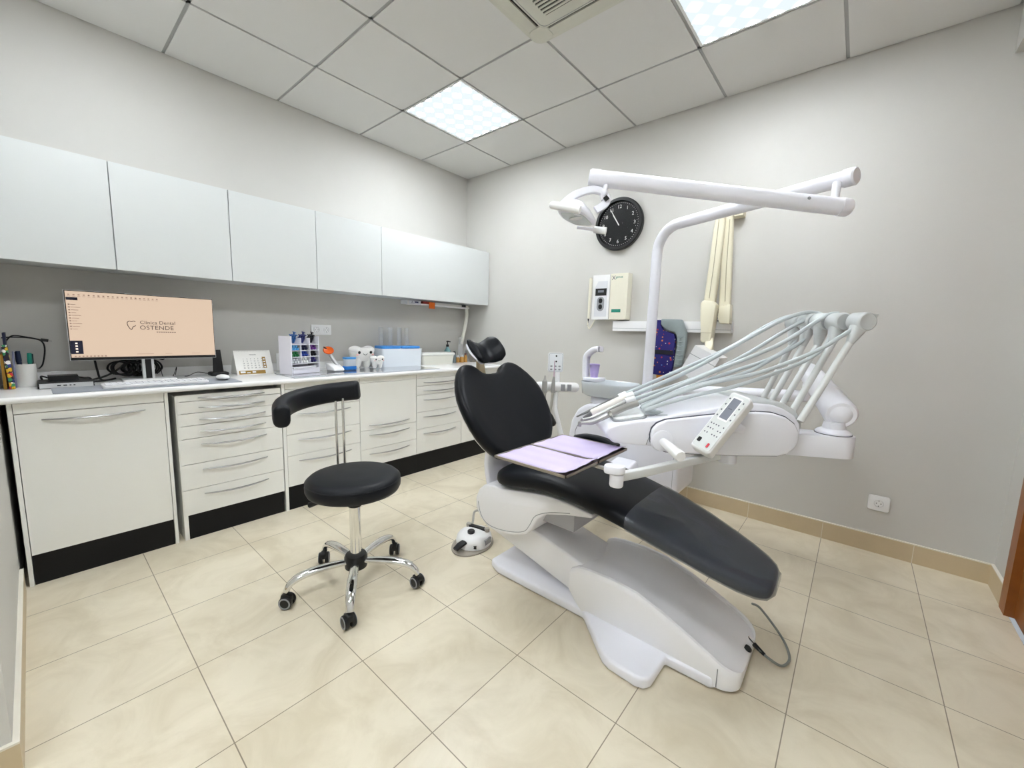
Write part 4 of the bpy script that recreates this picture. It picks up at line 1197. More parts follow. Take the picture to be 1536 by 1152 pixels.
for k in range(1, 7):
    a = k * math.pi / 12
    x = 2.94 + 0.068 * math.sin(a)
    hw = 0.12 + 0.06 * math.cos(a)
    rings.append(hood_ring(x, hw, hoodz(x) - 0.012 * (1 - math.cos(a)), 0.016))
hood = obj('hood', MB().loft(rings), DWHITE2, t, sharp=28)
ec = MB()
for s in (-1, 1):
    ec.tube([(2.946, Y0 + s * 0.1805, 0.02), (2.946, Y0 + s * 0.1805, 0.085)], 0.0016, 6)
obj('hood_seam', ec, GREYRING, hood)
kb_ = MB().prism([(x, Y0 + y) for x, y in [(2.45, -0.168), (2.93, -0.168), (2.985, -0.11), (2.985, 0.11), (2.93, 0.168), (2.45, 0.168)]], XY, 0.0005, 0.018)
obj('hood_foot', kb_, SEAM, hood)
# lift arm
am = MB().prism([(1.865, 0.175), (2.36, 0.052), (2.46, 0.06), (2.46, 0.19), (2.40, 0.197), (2.13, 0.262), (1.95, 0.32), (1.86, 0.30)], lambda u, v, d: (u, d, v), Y0 - 0.125, Y0 + 0.125, 0.012, 3)
obj('lift_arm', am, DWHITE2, t)
# shell below the seat
sp_ = [(1.835, 0.40), (1.812, 0.35), (1.815, 0.30), (1.845, 0.255), (1.895, 0.222), (1.96, 0.217), (2.06, 0.236), (2.13, 0.262), (2.165, 0.30), (2.195, 0.358), (2.24, 0.395), (2.34, 0.425), (2.46, 0.450), (2.46, 0.466), (2.36, 0.478), (2.25, 0.482), (2.10, 0.462), (1.98, 0.44), (1.92, 0.44), (1.87, 0.43)]
shell = obj('seat_shell', MB().prism(sp_, lambda u, v, d: (u, d, v), Y0 - 0.19, Y0 + 0.19, 0.02, 3, 8), DWHITE2, t, sharp=50)
pm = MB()
pl = [(1.83, 0.335), (1.85, 0.275), (1.89, 0.24), (1.96, 0.235), (2.055, 0.252), (2.125, 0.28), (2.155, 0.32), (2.185, 0.372), (2.26, 0.412), (2.36, 0.44)]
for s in (-1, 1):
    pm.tube(spline([(x, Y0 + s * 0.1895, z) for x, z in pl], 4), 0.0018, 6)
obj('shell_seam', pm, GREYRING, shell)
obj('recess', MB().box(2.14, 2.34, Y0 - 0.12, Y0 + 0.12, 0.325, 0.41, 0.02), mat('recess_grey', (176, 176, 182), 0.5), shell)
# seat and leg cushion
prof = [  # x, bottom z, half width, thickness
    (1.926, 0.478, 0.12, 0.03), (1.935, 0.464, 0.165, 0.055), (1.955, 0.453, 0.198, 0.075), (1.99, 0.448, 0.216, 0.09), (2.06, 0.455, 0.223, 0.098), (2.15, 0.476, 0.224, 0.096), (2.25, 0.490, 0.223, 0.09), (2.36, 0.488, 0.222, 0.085), (2.47, 0.474, 0.22, 0.08), (2.60, 0.450, 0.217, 0.076), (2.70, 0.426, 0.207, 0.074), (2.80, 0.398, 0.193, 0.072), (2.90, 0.366, 0.172, 0.07), (2.97, 0.344, 0.15, 0.068), (3.02, 0.332, 0.126, 0.062), (3.05, 0.33, 0.1, 0.05), (3.062, 0.336, 0.07, 0.034)]
def crown(x, zb_, hw, th, grow=0.0, zoff=0):
    r = []
    n = 28
    for k in range(n):
        a = 2 * math.pi * k / n
        c, s = math.cos(a), math.sin(a)
        y = (hw + grow) * (abs(c) ** 0.45) * (1 if c >= 0 else -1)
        zc_ = zb_ + th / 2
        z = (th / 2 + grow) * (abs(s) ** 0.6) * (1 if s >= 0 else -1)
        if s > 0:
            z += 0.006 * (1 - (y / (hw + 1e-6)) ** 2)
        r.append((x, Y0 + y, zc_ + z + zoff))
    return r
seat = obj('seat_cushion', MB().loft([crown(*p) for p in prof]), LEATHER, t, sharp=70, sub=1)
lo = [(2.606, 0.449, 0.2165, 0.076)] + [p for p in prof if p[0] > 2.65] 
cover = MB().loft([crown(*p, grow=0.0035) for p in lo] + [crown(3.068, 0.34, 0.06, 0.03, grow=0.003)], cap0=False)
o = obj('plastic_leg_cover', cover, clear_material('clear_cover', (92, 97, 106), 0.45, 0.10), t, sharp=70)
o['label'] = 'clear plastic cover on the leg rest'
# seat-to-back bracket
obj('back_bracket', MB().beam(spline([(1.90, Y0 + 0.0, 0.30), (1.855, Y0, 0.42), (1.835, Y0, 0.52), (1.85, Y0, 0.62), (1.82, Y0, 0.70)], 5), 0.30, 0.028, up=(1, 0, 0), c=0.4), DWHITE, t)
# backrest
YB = -1.40
U = Vector((-0.26, 0, 0.385)).normalized()
Nf = Vector((U.z, 0, -U.x))
B0 = Vector((1.888, YB, 0.575))
hwp = [(-0.055, 0.10), (-0.05, 0.15), (-0.035, 0.195), (-0.005, 0.235), (0.03, 0.263), (0.075, 0.288), (0.13, 0.305), (0.19, 0.314), (0.24, 0.316), (0.29, 0.311), (0.34, 0.295), (0.39, 0.268), (0.43, 0.238), (0.455, 0.212), (0.468, 0.19)]
right = [(w, s) for s, w in hwp]
top = [(0.165, 0.474), (0.14, 0.472), (0.115, 0.462), (0.095, 0.443), (0.075, 0.428), (0.05, 0.419), (0.0, 0.416)]
outl = right + top + [(-w, s) for w, s in reversed(top[:-1])] + [(-w, s) for w, s in reversed(right)]
def bp(w, s, tt):
    wrap = 0.42 * w * w + 0.10 * (s - 0.25) ** 2
    return B0 + U * s + Vector((0, w, 0)) + Nf * (tt + wrap)
cen = (0.0, 0.235)
def ring(k, tt):
    return [bp(cen[0] + (w - cen[0]) * k, cen[1] + (s - cen[1]) * k, tt) for w, s in outl]
bm_ = MB().loft([ring(0.3, 0.0), ring(0.7, 0.0), ring(0.93, 0.0), ring(0.985, 0.01), ring(1.0, 0.028), ring(0.99, 0.046), ring(0.955, 0.058), ring(0.88, 0.064), ring(0.7, 0.066), ring(0.45, 0.066), ring(0.2, 0.066)])
obj('backrest', bm_, LEATHER, t, sharp=70)
bs = MB().loft([ring(0.5, -0.018), ring(0.86, -0.016), ring(0.95, -0.004), ring(0.965, 0.006), ring(0.9, 0.005)])
obj('back_shell', bs, DWHITE, t, sharp=60)
# headrest on its brass-coloured bar
obj('headrest_bar', MB().beam([B0 + U * 0.33 + Nf * -0.012, B0 + U * 0.45 + Nf * -0.012, Vector((1.628, -1.415, 1.03))], [0.06, 0.055, 0.045], 0.024, up=Nf), mat('bar_nickel', (178, 164, 138), 0.28, metal=1.0), t)
obj('headrest_clamp', MB().beam([(1.622, -1.475, 1.03), (1.622, -1.36, 1.03)], 0.04, 0.04, up=Nf), STEEL, t)
HC = Vector((1.668, -1.428, 1.058))
HU = Vector((-0.72, 0.0, 0.694)).normalized(); HN = Vector((HU.z, 0, -HU.x))
path = [(-0.098, 0.032), (-0.09, 0.029), (-0.07, 0.016), (-0.04, 0.003), (0.0, 0.0), (0.035, 0.008), (0.065, 0.03), (0.085, 0.052), (0.093, 0.062)]
hh = [0.045, 0.068, 0.078, 0.074, 0.066, 0.076, 0.082, 0.068, 0.04]
tt_ = [0.010, 0.018, 0.024, 0.025, 0.024, 0.027, 0.03, 0.027, 0.014]
def hring(w, d, h_, t_, off=0.0):
    sl = 0.75 * (1 if w > 0 else -1) * min(1, abs(w) / 0.08)
    nd = (HN - Vector((0, sl, 0))).normalized()
    return [HC + Vector((0, w, 0)) + HN * (d + off) + HU * (h_ * math.cos(a)) + nd * (t_ * math.sin(a)) for a in [2 * math.pi * k / 24 for k in range(24)]]
P_ = spline([(p[0], p[1], 0) for p in path], 4)
h2 = interp(hh, len(P_)); t2 = interp(tt_, len(P_))
obj('headrest', MB().loft([hring(p.x, p.y, h2[i], t2[i]) for i, p in enumerate(P_)]), LEATHER, t, sharp=70)
obj('headrest_shell', MB().loft([hring(p.x, p.y, h2[i] * 0.86, 0.008, -0.024) for i, p in enumerate(P_)]), DWHITE, t, sharp=70)
# far armrest
obj('armrest', MB().beam(spline([(2.06, -1.10, 0.607), (2.12, -1.085, 0.622), (2.21, -1.075, 0.620), (2.30, -1.08, 0.603)], 5), [0.05] * 16, [0.03] * 16, c=0.45), LEATHER, t, sharp=60)
obj('armrest_post', MB().beam([(2.15, -1.16, 0.45), (2.15, -1.10, 0.56), (2.15, -1.08, 0.605)], 0.05, 0.03, up=(1, 0, 0)), BLACK, t)
obj('back_lever', MB().tube([(1.80, -1.012, 0.698), (1.815, -1.0, 0.668), (1.832, -0.99, 0.635)], [0.02, 0.024, 0.022], 14, round_end=True), BLACK, t)
# side support to the water unit
obj('side_support', MB().beam([(2.2, Y0, 0.36), (2.2, -1.0, 0.36), (2.2, -0.727, 0.40)], 0.14, 0.08), DWHITE, t)
# supply cable at the foot end
cb_ = obj('supply_cable', MB().tube(spline([(2.985, -1.33, 0.06), (3.02, -1.355, 0.055), (3.06, -1.365, 0.04), (3.10, -1.33, 0.01), (3.115, -1.26, 0.006), (3.08, -1.18, 0.02), (3.0, -1.16, 0.09), (2.97, -1.18, 0.11)], 8), 0.0045, 8), mat('cable_grey', (134, 138, 132), 0.5), t)
obj('connector', MB().tube([(2.988, -1.33, 0.06), (3.012, -1.348, 0.056)], 0.0085, 12), CHROME, cb_)
obj('connector_boot', MB().tube([(3.01, -1.347, 0.056), (3.048, -1.366, 0.046)], [0.009, 0.006], 12), BLACK, cb_)
obj('foot_plug', MB().lathe([(0.012, 0), (0.012, 0.01), (0.006, 0.02)], (2.99, -1.385, 0.055), (1, -0.3, 0), 12), BLACK, t)

# ================================================================== WATER UNIT, LAMP POLE
t = thing('water_unit', 'white spittoon unit body standing behind the dental chair', 'dental unit', (2.15, -0.57, 0.25))
up_ = [(1.78, 0.25), (2.46, 0.25), (2.5, 0.29), (2.5, 0.70), (2.46, 0.742), (1.99, 0.742), (1.9, 0.728), (1.84, 0.69), (1.795, 0.61), (1.78, 0.52)]
ub = obj('body', MB().prism(up_, lambda u, v, d: (u, d, v), -0.725, -0.42, 0.022, 3, 12), DWHITE, t, sharp=50)
obj('front_seam', MB().tube(spline([(1.832, -0.7245, 0.26), (1.832, -0.7245, 0.5), (1.84, -0.7245, 0.56), (1.885, -0.7245, 0.636), (1.93, -0.7245, 0.668), (1.99, -0.7245, 0.68)], 5), 0.002, 6), SEAM, ub)
obj('corner_seam', MB().tube([(2.472, -0.7245, 0.27), (2.472, -0.7245, 0.7)], 0.0012, 6), GREYRING, ub)
obj('bowl_neck', MB().lathe([(0.085, 0.735), (0.08, 0.76), (0.065, 0.775), (0.075, 0.79)], (1.96, -0.6, 0), n=32), DWHITE, t)
bl = MB()
def bring(k, z, kx=1.0):
    return [(2.0 + (u - 2.0) * k, -0.6 + v * k, z) for u, v in [(2.0 + 0.185 * (abs(math.cos(a)) ** 0.6) * (1 if math.cos(a) > 0 else -1), 0.125 * (abs(math.sin(a)) ** 0.7) * (1 if math.sin(a) > 0 else -1)) for a in [2 * math.pi * k2 / 40 for k2 in range(40)]]]
bl.loft([bring(0.45, 0.772), bring(0.78, 0.776), bring(0.95, 0.79), bring(0.98, 0.85), bring(1.0, 0.862), bring(0.985, 0.868), bring(0.93, 0.862), bring(0.9, 0.80), bring(0.4, 0.79)])
obj('bowl', bl, GLASSG, t, sharp=60)
obj('cup_stand', MB().prism(rrect(1.825, 1.95, -0.67, -0.55, 0.03), XY, 0.8695, 0.892, 0.007), DWHITE, t)
obj('cup_filler', MB().beam(spline([(1.832, -0.62, 0.885), (1.828, -0.62, 0.96), (1.83, -0.62, 1.02), (1.85, -0.62, 1.05), (1.89, -0.62, 1.075), (1.935, -0.62, 1.078)], 5), 0.055, 0.036, up=(1, 0, 0), c=0.4), DWHITE, t)
t = thing('plastic_cup', 'lilac plastic cup on the stand by the spittoon', 'cup', (1.888, -0.62, 0.893))
obj('cup_body', MB().lathe([(0.024, 0), (0.033, 0.085), (0.0345, 0.087), (0.0345, 0.084), (0.032, 0.084), (0.023, 0.003), (0.0001, 0.003)], (1.892, -0.62, 0.8925), n=32), LILACP, t)

t = thing('operating_lamp', 'white dental lamp on a tall bent pole and double arm', 'lamp', (2.228, -0.57, 0.742))
PX, PY = 2.228, -0.57
d1 = (Vector((3.10, -0.925, 0)) - Vector((PX, PY, 0))).normalized()
zh = 1.79
pts = [(PX, PY, 0.7435), (PX + 0.002, PY, 1.0), (PX + 0.004, PY, 1.55)]
cb0 = Vector((PX + 0.004, PY, zh - 0.14))
for k in range(0, 9):
    a = k * math.pi / 16
    pts.append(cb0 + d1 * (0.14 * (1 - math.cos(a))) + Vector((0, 0, 0.14 * math.sin(a))))
E1 = Vector((3.085, -0.92, zh))
pts.append(E1)
obj('pole', MB().tube(pts, 0.0295, 20), DWHITE, t, sharp=60)
obj('pole_collar', MB().lathe([(0.04, 0.7435), (0.04, 0.76), (0.031, 0.765)], (PX, PY, 0), n=24), DWHITE, t)
obj('arm_cap', MB().tube([E1 - d1 * 0.004, E1 + d1 * 0.03, E1 + d1 * 0.036], [0.033, 0.033, 0.028], 24), DWHITE, t)
obj('arm_pivot', MB().tube([(3.062, -0.95, zh - 0.02), (3.062, -0.975, 1.69)], 0.014, 14), DWHITE, t)
A0 = Vector((3.09, -1.0, 1.665)); A1 = Vector((2.345, -1.51, 1.775))
obj('spring_arm', MB().tube([A0, A1], 0.0305, 24), DWHITE, t, sharp=60)
dA = (A1 - A0).normalized()
obj('arm_end_cap', MB().tube([A1 - dA * 0.012, A1 + dA * 0.022, A1 + dA * 0.03], [0.0325, 0.032, 0.026], 24), DWHITE, t)
obj('arm_end_cap', MB().tube([A0 + dA * 0.012, A0 - dA * 0.018, A0 - dA * 0.026], [0.0325, 0.032, 0.026], 24), DWHITE, t)
obj('arm_screw', MB().lathe([(0.006, 0.0), (0.006, 0.002), (0.001, 0.003)], A0 + dA * 0.14 + Vector((0.02, -0.0228, 0.006)), (0.6, -0.75, 0.2), 12), GREYRING, t)
obj('head_pivot', MB().tube([(2.382, -1.497, 1.745), (2.378, -1.503, 1.725)], 0.01, 12).ell((2.377, -1.505, 1.713), 0.017, 0.017, 0.017), DWHITE, t)
HLc = Vector((2.318, -1.60, 1.607))
hu = (Vector((2.375, -1.66, 1.612)) - Vector((2.285, -1.69, 1.622))).normalized()
obj('yoke', MB().beam(spline([(2.385, -1.507, 1.69), (2.372, -1.513, 1.718), (2.345, -1.545, 1.722), (2.305, -1.585, 1.703), (2.276, -1.615, 1.672), (2.268, -1.63, 1.645)], 5), 0.03, 0.014, up=(0.7, -0.6, 0.35)), DWHITE, t, sharp=50)
obj('yoke_arm', MB().beam(spline([(2.372, -1.512, 1.718), (2.39, -1.50, 1.695), (2.383, -1.508, 1.67), (2.36, -1.53, 1.648)], 5), 0.03, 0.014, up=(0.7, -0.6, 0.35)), DWHITE, t, sharp=50)
obj('yoke_knob', MB().lathe([(0.012, 0), (0.012, 0.006), (0.001, 0.007)], (2.392, -1.512, 1.69), (0.62, -0.75, 0.1), 4), BLACK, t)
# lamp head: flattened body with a glass face turned down towards the chair
fc = [Vector((2.285, -1.685, 1.622)), Vector((2.375, -1.65, 1.612)), Vector((2.362, -1.515, 1.588)), Vector((2.262, -1.515, 1.608)), Vector((2.245, -1.59, 1.62))]
cen_ = sum(fc, Vector()) / 5
nu_ = Vector((-0.10, 0.05, 0.99)).normalized()
def fring(k, up_h, n=7):
    P5 = [cen_ + (p - cen_) * k + nu_ * up_h for p in fc]
    out = []
    for i in range(5):
        a, b, c = P5[i - 1], P5[i], P5[(i + 1) % 5]
        p0 = b + (a - b) * 0.28; p2 = b + (c - b) * 0.28
        for j in range(n):
            s = j / (n - 1)
            out.append(p0 * (1 - s) ** 2 + b * 2 * s * (1 - s) + p2 * s * s)
    return out
hd = obj('lamp_head', MB().loft([fring(0.9, 0.0), fring(1.0, 0.004), fring(1.04, 0.014), fring(1.0, 0.028), fring(0.8, 0.05), fring(0.4, 0.064), fring(0.1, 0.066)]), DWHITE, t, sharp=50)
obj('lens', MB().loft([fring(0.2, -0.0015), fring(0.84, -0.001), fring(0.86, 0.003)]), mat('lens_grey', (206, 214, 216), 0.12, coat=0.6), hd)
obj('reflector', MB().ell(cen_ + Vector((0.015, -0.01, -0.002)), 0.032, 0.02, 0.004), mat('lens_bright', (238, 240, 238), 0.1), hd)
h1a, h1b = Vector((2.285, -1.728, 1.634)), Vector((2.388, -1.688, 1.608))
h = obj('handle', MB().tube([h1a, h1a + (h1b - h1a) * 0.08, h1b], [0.009, 0.0145, 0.0145], 16), SHELL_W, hd)
obj('handle_stem', MB().tube([(2.335, -1.705, 1.622), (2.33, -1.66, 1.628)], 0.007, 10), DWHITE, h)
h = obj('handle', MB().tube([(2.33, -1.482, 1.59), (2.375, -1.466, 1.582)], [0.0135, 0.0145], 16), SHELL_W, hd)
obj('handle_stem', MB().tube([(2.265, -1.505, 1.603), (2.335, -1.48, 1.589)], 0.0065, 10), DWHITE, h)

# ================================================================== ASSISTANT'S HOLDER
t = hold_ = thing('suction_holder', 'white holder with keypad and suction tubes behind the backrest', 'instrument holder', (1.79, -0.84, 0.45))
dr_ = Vector((0.761, 0.649, 0))
dn_ = Vector((0.649, -0.761, 0))
hc0 = Vector((1.658, -0.906, 0.831)); hc1 = Vector((1.832, -0.758, 0.831))
obj('bar', MB().tube([hc0, hc1], 0.031, 24, round_end=True), SHELL_W, t, sharp=60)
kpc = Vector((1.724, -0.823, 0.986))
def KP(u, v, d):
    return kpc + dr_ * u + Vector((0, 0, v)) + dn_ * d
kp = obj('keypad', MB().prism(rrect(-0.048, 0.048, -0.061, 0.061, 0.01), KP, -0.02, 0.0, 0.004), mat('keypad_pale', (232, 235, 238), 0.35), t)
obj('keypad_border', MB().tube([KP(u, v, 0.0005) for u, v in rrect(-0.043, 0.043, -0.056, 0.056, 0.008) + rrect(-0.043, 0.043, -0.056, 0.056, 0.008)[:1]], 0.001, 4), GREYRING, kp)
km = MB()
for u, v in ((0.008, 0.041), (0.008, 0.006)):
    km.prism([(u - 0.005 + 0.0055 * math.cos(a), v + 0.0055 * math.sin(a)) for a in [k * math.pi / 6 for k in range(12)]], KP, 0.0, 0.002)
obj('keypad_button', km, BLACK, kp)
km = MB()
for i in range(3):
    for j in range(2):
        km.prism(rrect(-0.034 + i * 0.026, -0.02 + i * 0.026, -0.05 + j * 0.02, -0.04 + j * 0.02, 0.003), KP, 0.0, 0.001)
obj('keypad_mark', km, GREYRING, kp)
obj('stem', MB().beam([(1.738, -0.818, 0.925), (1.742, -0.822, 0.86)], 0.03, 0.02, up=(1, 0, 0)), SHELL_W, t)
obj('post', MB().tube(spline([(1.743, -0.838, 0.80), (1.744, -0.843, 0.72), (1.752, -0.846, 0.675), (1.775, -0.842, 0.6), (1.81, -0.83, 0.5), (1.86, -0.78, 0.42), (1.92, -0.74, 0.4)], 5), 0.017, 14), SHELL_W, t)
for i, u in enumerate((0.025, 0.075)):
    c = kpc + dr_ * u + Vector((0.014, 0.003, -0.155)) 
    obj('holder_slot', MB().box(-0.013, 0.013, -0.006, 0.006, -0.02, 0.02, 0.002, 1, Matrix.Translation(Vector((1.757, -0.82, 0.832)) + dr_ * u * 0.8 + dn_ * 0.029) @ Matrix.Rotation(math.radians(40.4), 4, 'Z')), GREYRING, t)
GRT = mat('suction_grey', (150, 148, 144), 0.4)
t = thing('suction_tube', 'thick grey suction tube in the left slot of the holder', 'suction tube', (1.70, -0.92, 0.45), 'suction tubes')
q = dn_ * 0.012
obj('nozzle', MB().tube([Vector((1.699, -0.90, 0.905)) + q, Vector((1.702, -0.905, 0.88)) + q, Vector((1.703, -0.907, 0.87)) + q, Vector((1.707, -0.911, 0.80)) + q], [0.005, 0.009, 0.017, 0.017], 14), GRT, t)
obj('hose', MB().tube(spline([Vector((1.707, -0.911, 0.80)) + q, Vector((1.708, -0.922, 0.72)) + q, (1.703, -0.955, 0.58), (1.70, -0.96, 0.46), (1.76, -0.93, 0.38), (1.85, -0.80, 0.4)], 6), 0.012, 12), mat('suction_hose', (170, 166, 156), 0.5), hold_)
t = thing('saliva_ejector', 'thin suction tube with lilac tip standing in the holder', 'suction tube', (1.745, -0.89, 0.45), 'suction tubes')
q = dn_ * 0.016
obj('tip', MB().tube([Vector((1.733, -0.852, 1.0)) + q, Vector((1.738, -0.86, 0.94)) + q, Vector((1.741, -0.865, 0.90)) + q], [0.0022, 0.003, 0.004], 10), mat('tip_pink', (188, 160, 178), 0.4), t)
obj('nozzle', MB().tube([Vector((1.741, -0.865, 0.90)) + q, Vector((1.743, -0.87, 0.87)) + q, Vector((1.744, -0.876, 0.80)) + q], [0.006, 0.011, 0.013], 12), GRT, t)
obj('hose', MB().tube(spline([Vector((1.744, -0.876, 0.80)) + q, Vector((1.746, -0.893, 0.70)) + q, (1.742, -0.92, 0.6), (1.732, -0.942, 0.5), (1.77, -0.92, 0.4), (1.86, -0.78, 0.38)], 6), 0.0085, 10), bpy.data.materials['suction_hose'], hold_)

# ================================================================== DOCTOR'S DELIVERY UNIT
PO = Vector((2.855, -1.412, 0.835))
PA = Vector((0.761, 0.649, 0.0)).normalized(); PN = Vector((0.649, -0.761, 0.0)).normalized()
def PD(u, v, d):
    return PO + PA * u + Vector((0, 0, v)) + PN * d
t = thing('delivery_unit', 'white instrument delivery unit with keypad over the dental chair', 'dental unit', PO)
unit_ = t
def PDB(u, v, d):
    k = min(1.0, max(0.0, (-0.19 - u) / 0.07))
    if v > -0.02:
        v += k * (0.07 * (-d) - 0.014)
    return PD(u, v, d)
body = [(-0.42, 0.0), (-0.413, -0.026), (-0.39, -0.047), (-0.27, -0.056), (-0.2, -0.058), (0.2, -0.07), (0.26, -0.03), (0.278, 0.012), (0.272, 0.04), (0.25, 0.07), (0.21, 0.093), (0.17, 0.106), (0.09, 0.11), (0.02, 0.1), (-0.05, 0.085), (-0.15, 0.068), (-0.235, 0.05), (-0.30, 0.048), (-0.37, 0.036), (-0.41, 0.02)]
b = MB().prism(body, PDB, -0.30, -0.004, 0.022, 3, 5)
bd = obj('body', b, DWHITE, t, sharp=50)
cap_ = [(-0.262, -0.01), (-0.257, 0.012), (-0.24, 0.031), (-0.21, 0.044), (-0.15, 0.053), (-0.047, 0.067), (0.05, 0.078), (0.106, 0.082), (0.16, 0.08), (0.21, 0.066), (0.245, 0.042), (0.264, 0.01), (0.266, -0.02), (0.253, -0.048), (0.228, -0.068), (0.195, -0.077), (0.06, -0.079), (-0.11, -0.077), (-0.2, -0.073), (-0.24, -0.058), (-0.258, -0.036)]
def scale2(pts, k):
    cx_ = sum(p[0] for p in pts) / len(pts); cy_ = sum(p[1] for p in pts) / len(pts)
    return [(p[0] + (0.004 if p[0] < cx_ else -0.004) * k, p[1] + (0.004 if p[1] < cy_ else -0.004) * k) for p in pts]
for dd0, dd1 in ((-0.006, 0.012), (-0.316, -0.298)):
    sp2 = obj('side_seam', MB().prism(scale2(cap_, -0.6), PD, dd0 + 0.001, dd1 - 0.012, 0.0, 1), SEAM, t)
    obj('side_cover', MB().prism(cap_, PD, dd0, dd1, 0.008, 3, 12), DWHITE, t, sharp=50)
# top cover crease and grey instrument pad at the tip
obj('nose_seam', MB().tube([PD(-0.272, -0.05, -0.0035), PD(-0.262, -0.02, -0.0035), PD(-0.252, 0.022, -0.0045)], 0.0011, 6), GREYRING, bd)
obj('top_seam', MB().tube([PDB(-0.2, 0.0605, -0.012), PDB(-0.225, 0.055, -0.05), PDB(-0.225, 0.0535, -0.15), PDB(-0.225, 0.055, -0.27)], 0.0014, 6), GREYRING, bd)
def pad_ring(k, z):
    return [PDB(-0.325 + u * k, z + 0.16 * (u * k), -0.15 + v * k) for u, v in rrect(-0.055, 0.062, -0.118, 0.118, 0.03)]
obj('pad_rim', MB().loft([pad_ring(1.05, 0.036), pad_ring(1.05, 0.046), pad_ring(1.0, 0.0475)]), GREYRING, t)
obj('instrument_pad', MB().loft([pad_ring(0.98, 0.036), pad_ring(0.98, 0.051), pad_ring(0.93, 0.053), pad_ring(0.55, 0.051), pad_ring(0.3, 0.05)]), SILPAD, t)
# handle
ha, hb_ = PD(-0.235, -0.02, 0.006), Vector((2.79, -1.655, 0.788))
obj('handle_socket', MB().lathe([(0.04, 0.0), (0.036, 0.01), (0.02, 0.014)], PD(-0.222, -0.03, 0.008), PN, 24), DWHITE, t)
ha = PD(-0.222, -0.03, 0.012)
obj('handle', MB().tube([ha, ha + (hb_ - ha) * 0.3, hb_ - (hb_ - ha) * 0.04, hb_], [0.013, 0.0155, 0.0185, 0.0165], 24), SHELL_W, t, sharp=40)
# control panel
TL, TR, BR, BL = Vector((2.856, -1.423, 0.992)), Vector((2.916, -1.440, 0.984)), Vector((2.868, -1.581, 0.784)), Vector((2.809, -1.561, 0.808))
pc = (TL + TR + BR + BL) / 4
pu = ((TR - TL) + (BR - BL)).normalized()
pv = ((TL - BL) + (TR - BR)); pv = (pv - pu * pv.dot(pu)).normalized()
pn_ = pu.cross(pv)
pw = ((TR - TL).length + (BR - BL).length) / 2 * 1.12; ph = ((TL - BL).length + (TR - BR).length) / 2
def CP(u, v, d):
    return pc + pu * u + pv * v + pn_ * d
cp = obj('control_panel', MB().prism(rrect(-pw / 2, pw / 2, -ph / 2, ph / 2, 0.012), CP, -0.046, 0.0, 0.008, 3), SHELL_W, t, sharp=50)
obj('panel_membrane', MB().prism(rrect(-pw / 2 + 0.005, pw / 2 - 0.005, -ph / 2 + 0.008, ph / 2 - 0.008, 0.009), CP, -0.001, 0.001), mat('membrane_grey', (216, 219, 217), 0.45), cp)
obj('screen_frame', MB().prism(rrect(-0.018, 0.017, 0.005, 0.103, 0.003), CP, 0.0, 0.0018), SHELL_W, cp)
obj('panel_screen', MB().prism([(-0.0145, 0.012), (0.0135, 0.012), (0.0135, 0.097), (-0.0145, 0.097)], CP, 0.0, 0.0024), SCREENG, cp)
km = MB()
km.prism([(-0.007, 0.053), (0.006, 0.053), (0.006, 0.0555), (-0.007, 0.0555)], CP, 0.002, 0.0027)
for sx in (-0.0245, 0.0235):
    for i in range(4):
        v = 0.018 + i * 0.024
        km.prism(rrect(sx - 0.002, sx + 0.002, v - 0.003, v + 0.003, 0.001, 2), CP, 0.0008, 0.0016)
for r_ in range(3):
    for c_ in range(6):
        if (r_ + c_) % 5 == 4:
            continue
        u = -0.023 + c_ * 0.009; v = -0.016 - r_ * 0.019
        km.prism(rrect(u - 0.0017, u + 0.0017, v - 0.0025, v + 0.0025, 0.0008, 2), CP, 0.0008, 0.0016)
obj('panel_marks', km, SEAM, cp)
obj('black_key', MB().prism(rrect(-0.026, -0.014, -0.096, -0.079, 0.003), CP, 0.0008, 0.0022), BLACK, cp)
obj('red_key', MB().prism(rrect(0.013, 0.02, -0.103, -0.086, 0.003), CP, 0.0008, 0.0022), mat('red_key', (206, 52, 66), 0.4), cp)
obj('panel_mount', MB().tube([CP(0.0, 0.0, -0.04), PD(0.06, 0.02, 0.0)], 0.018, 14), DWHITE, cp)
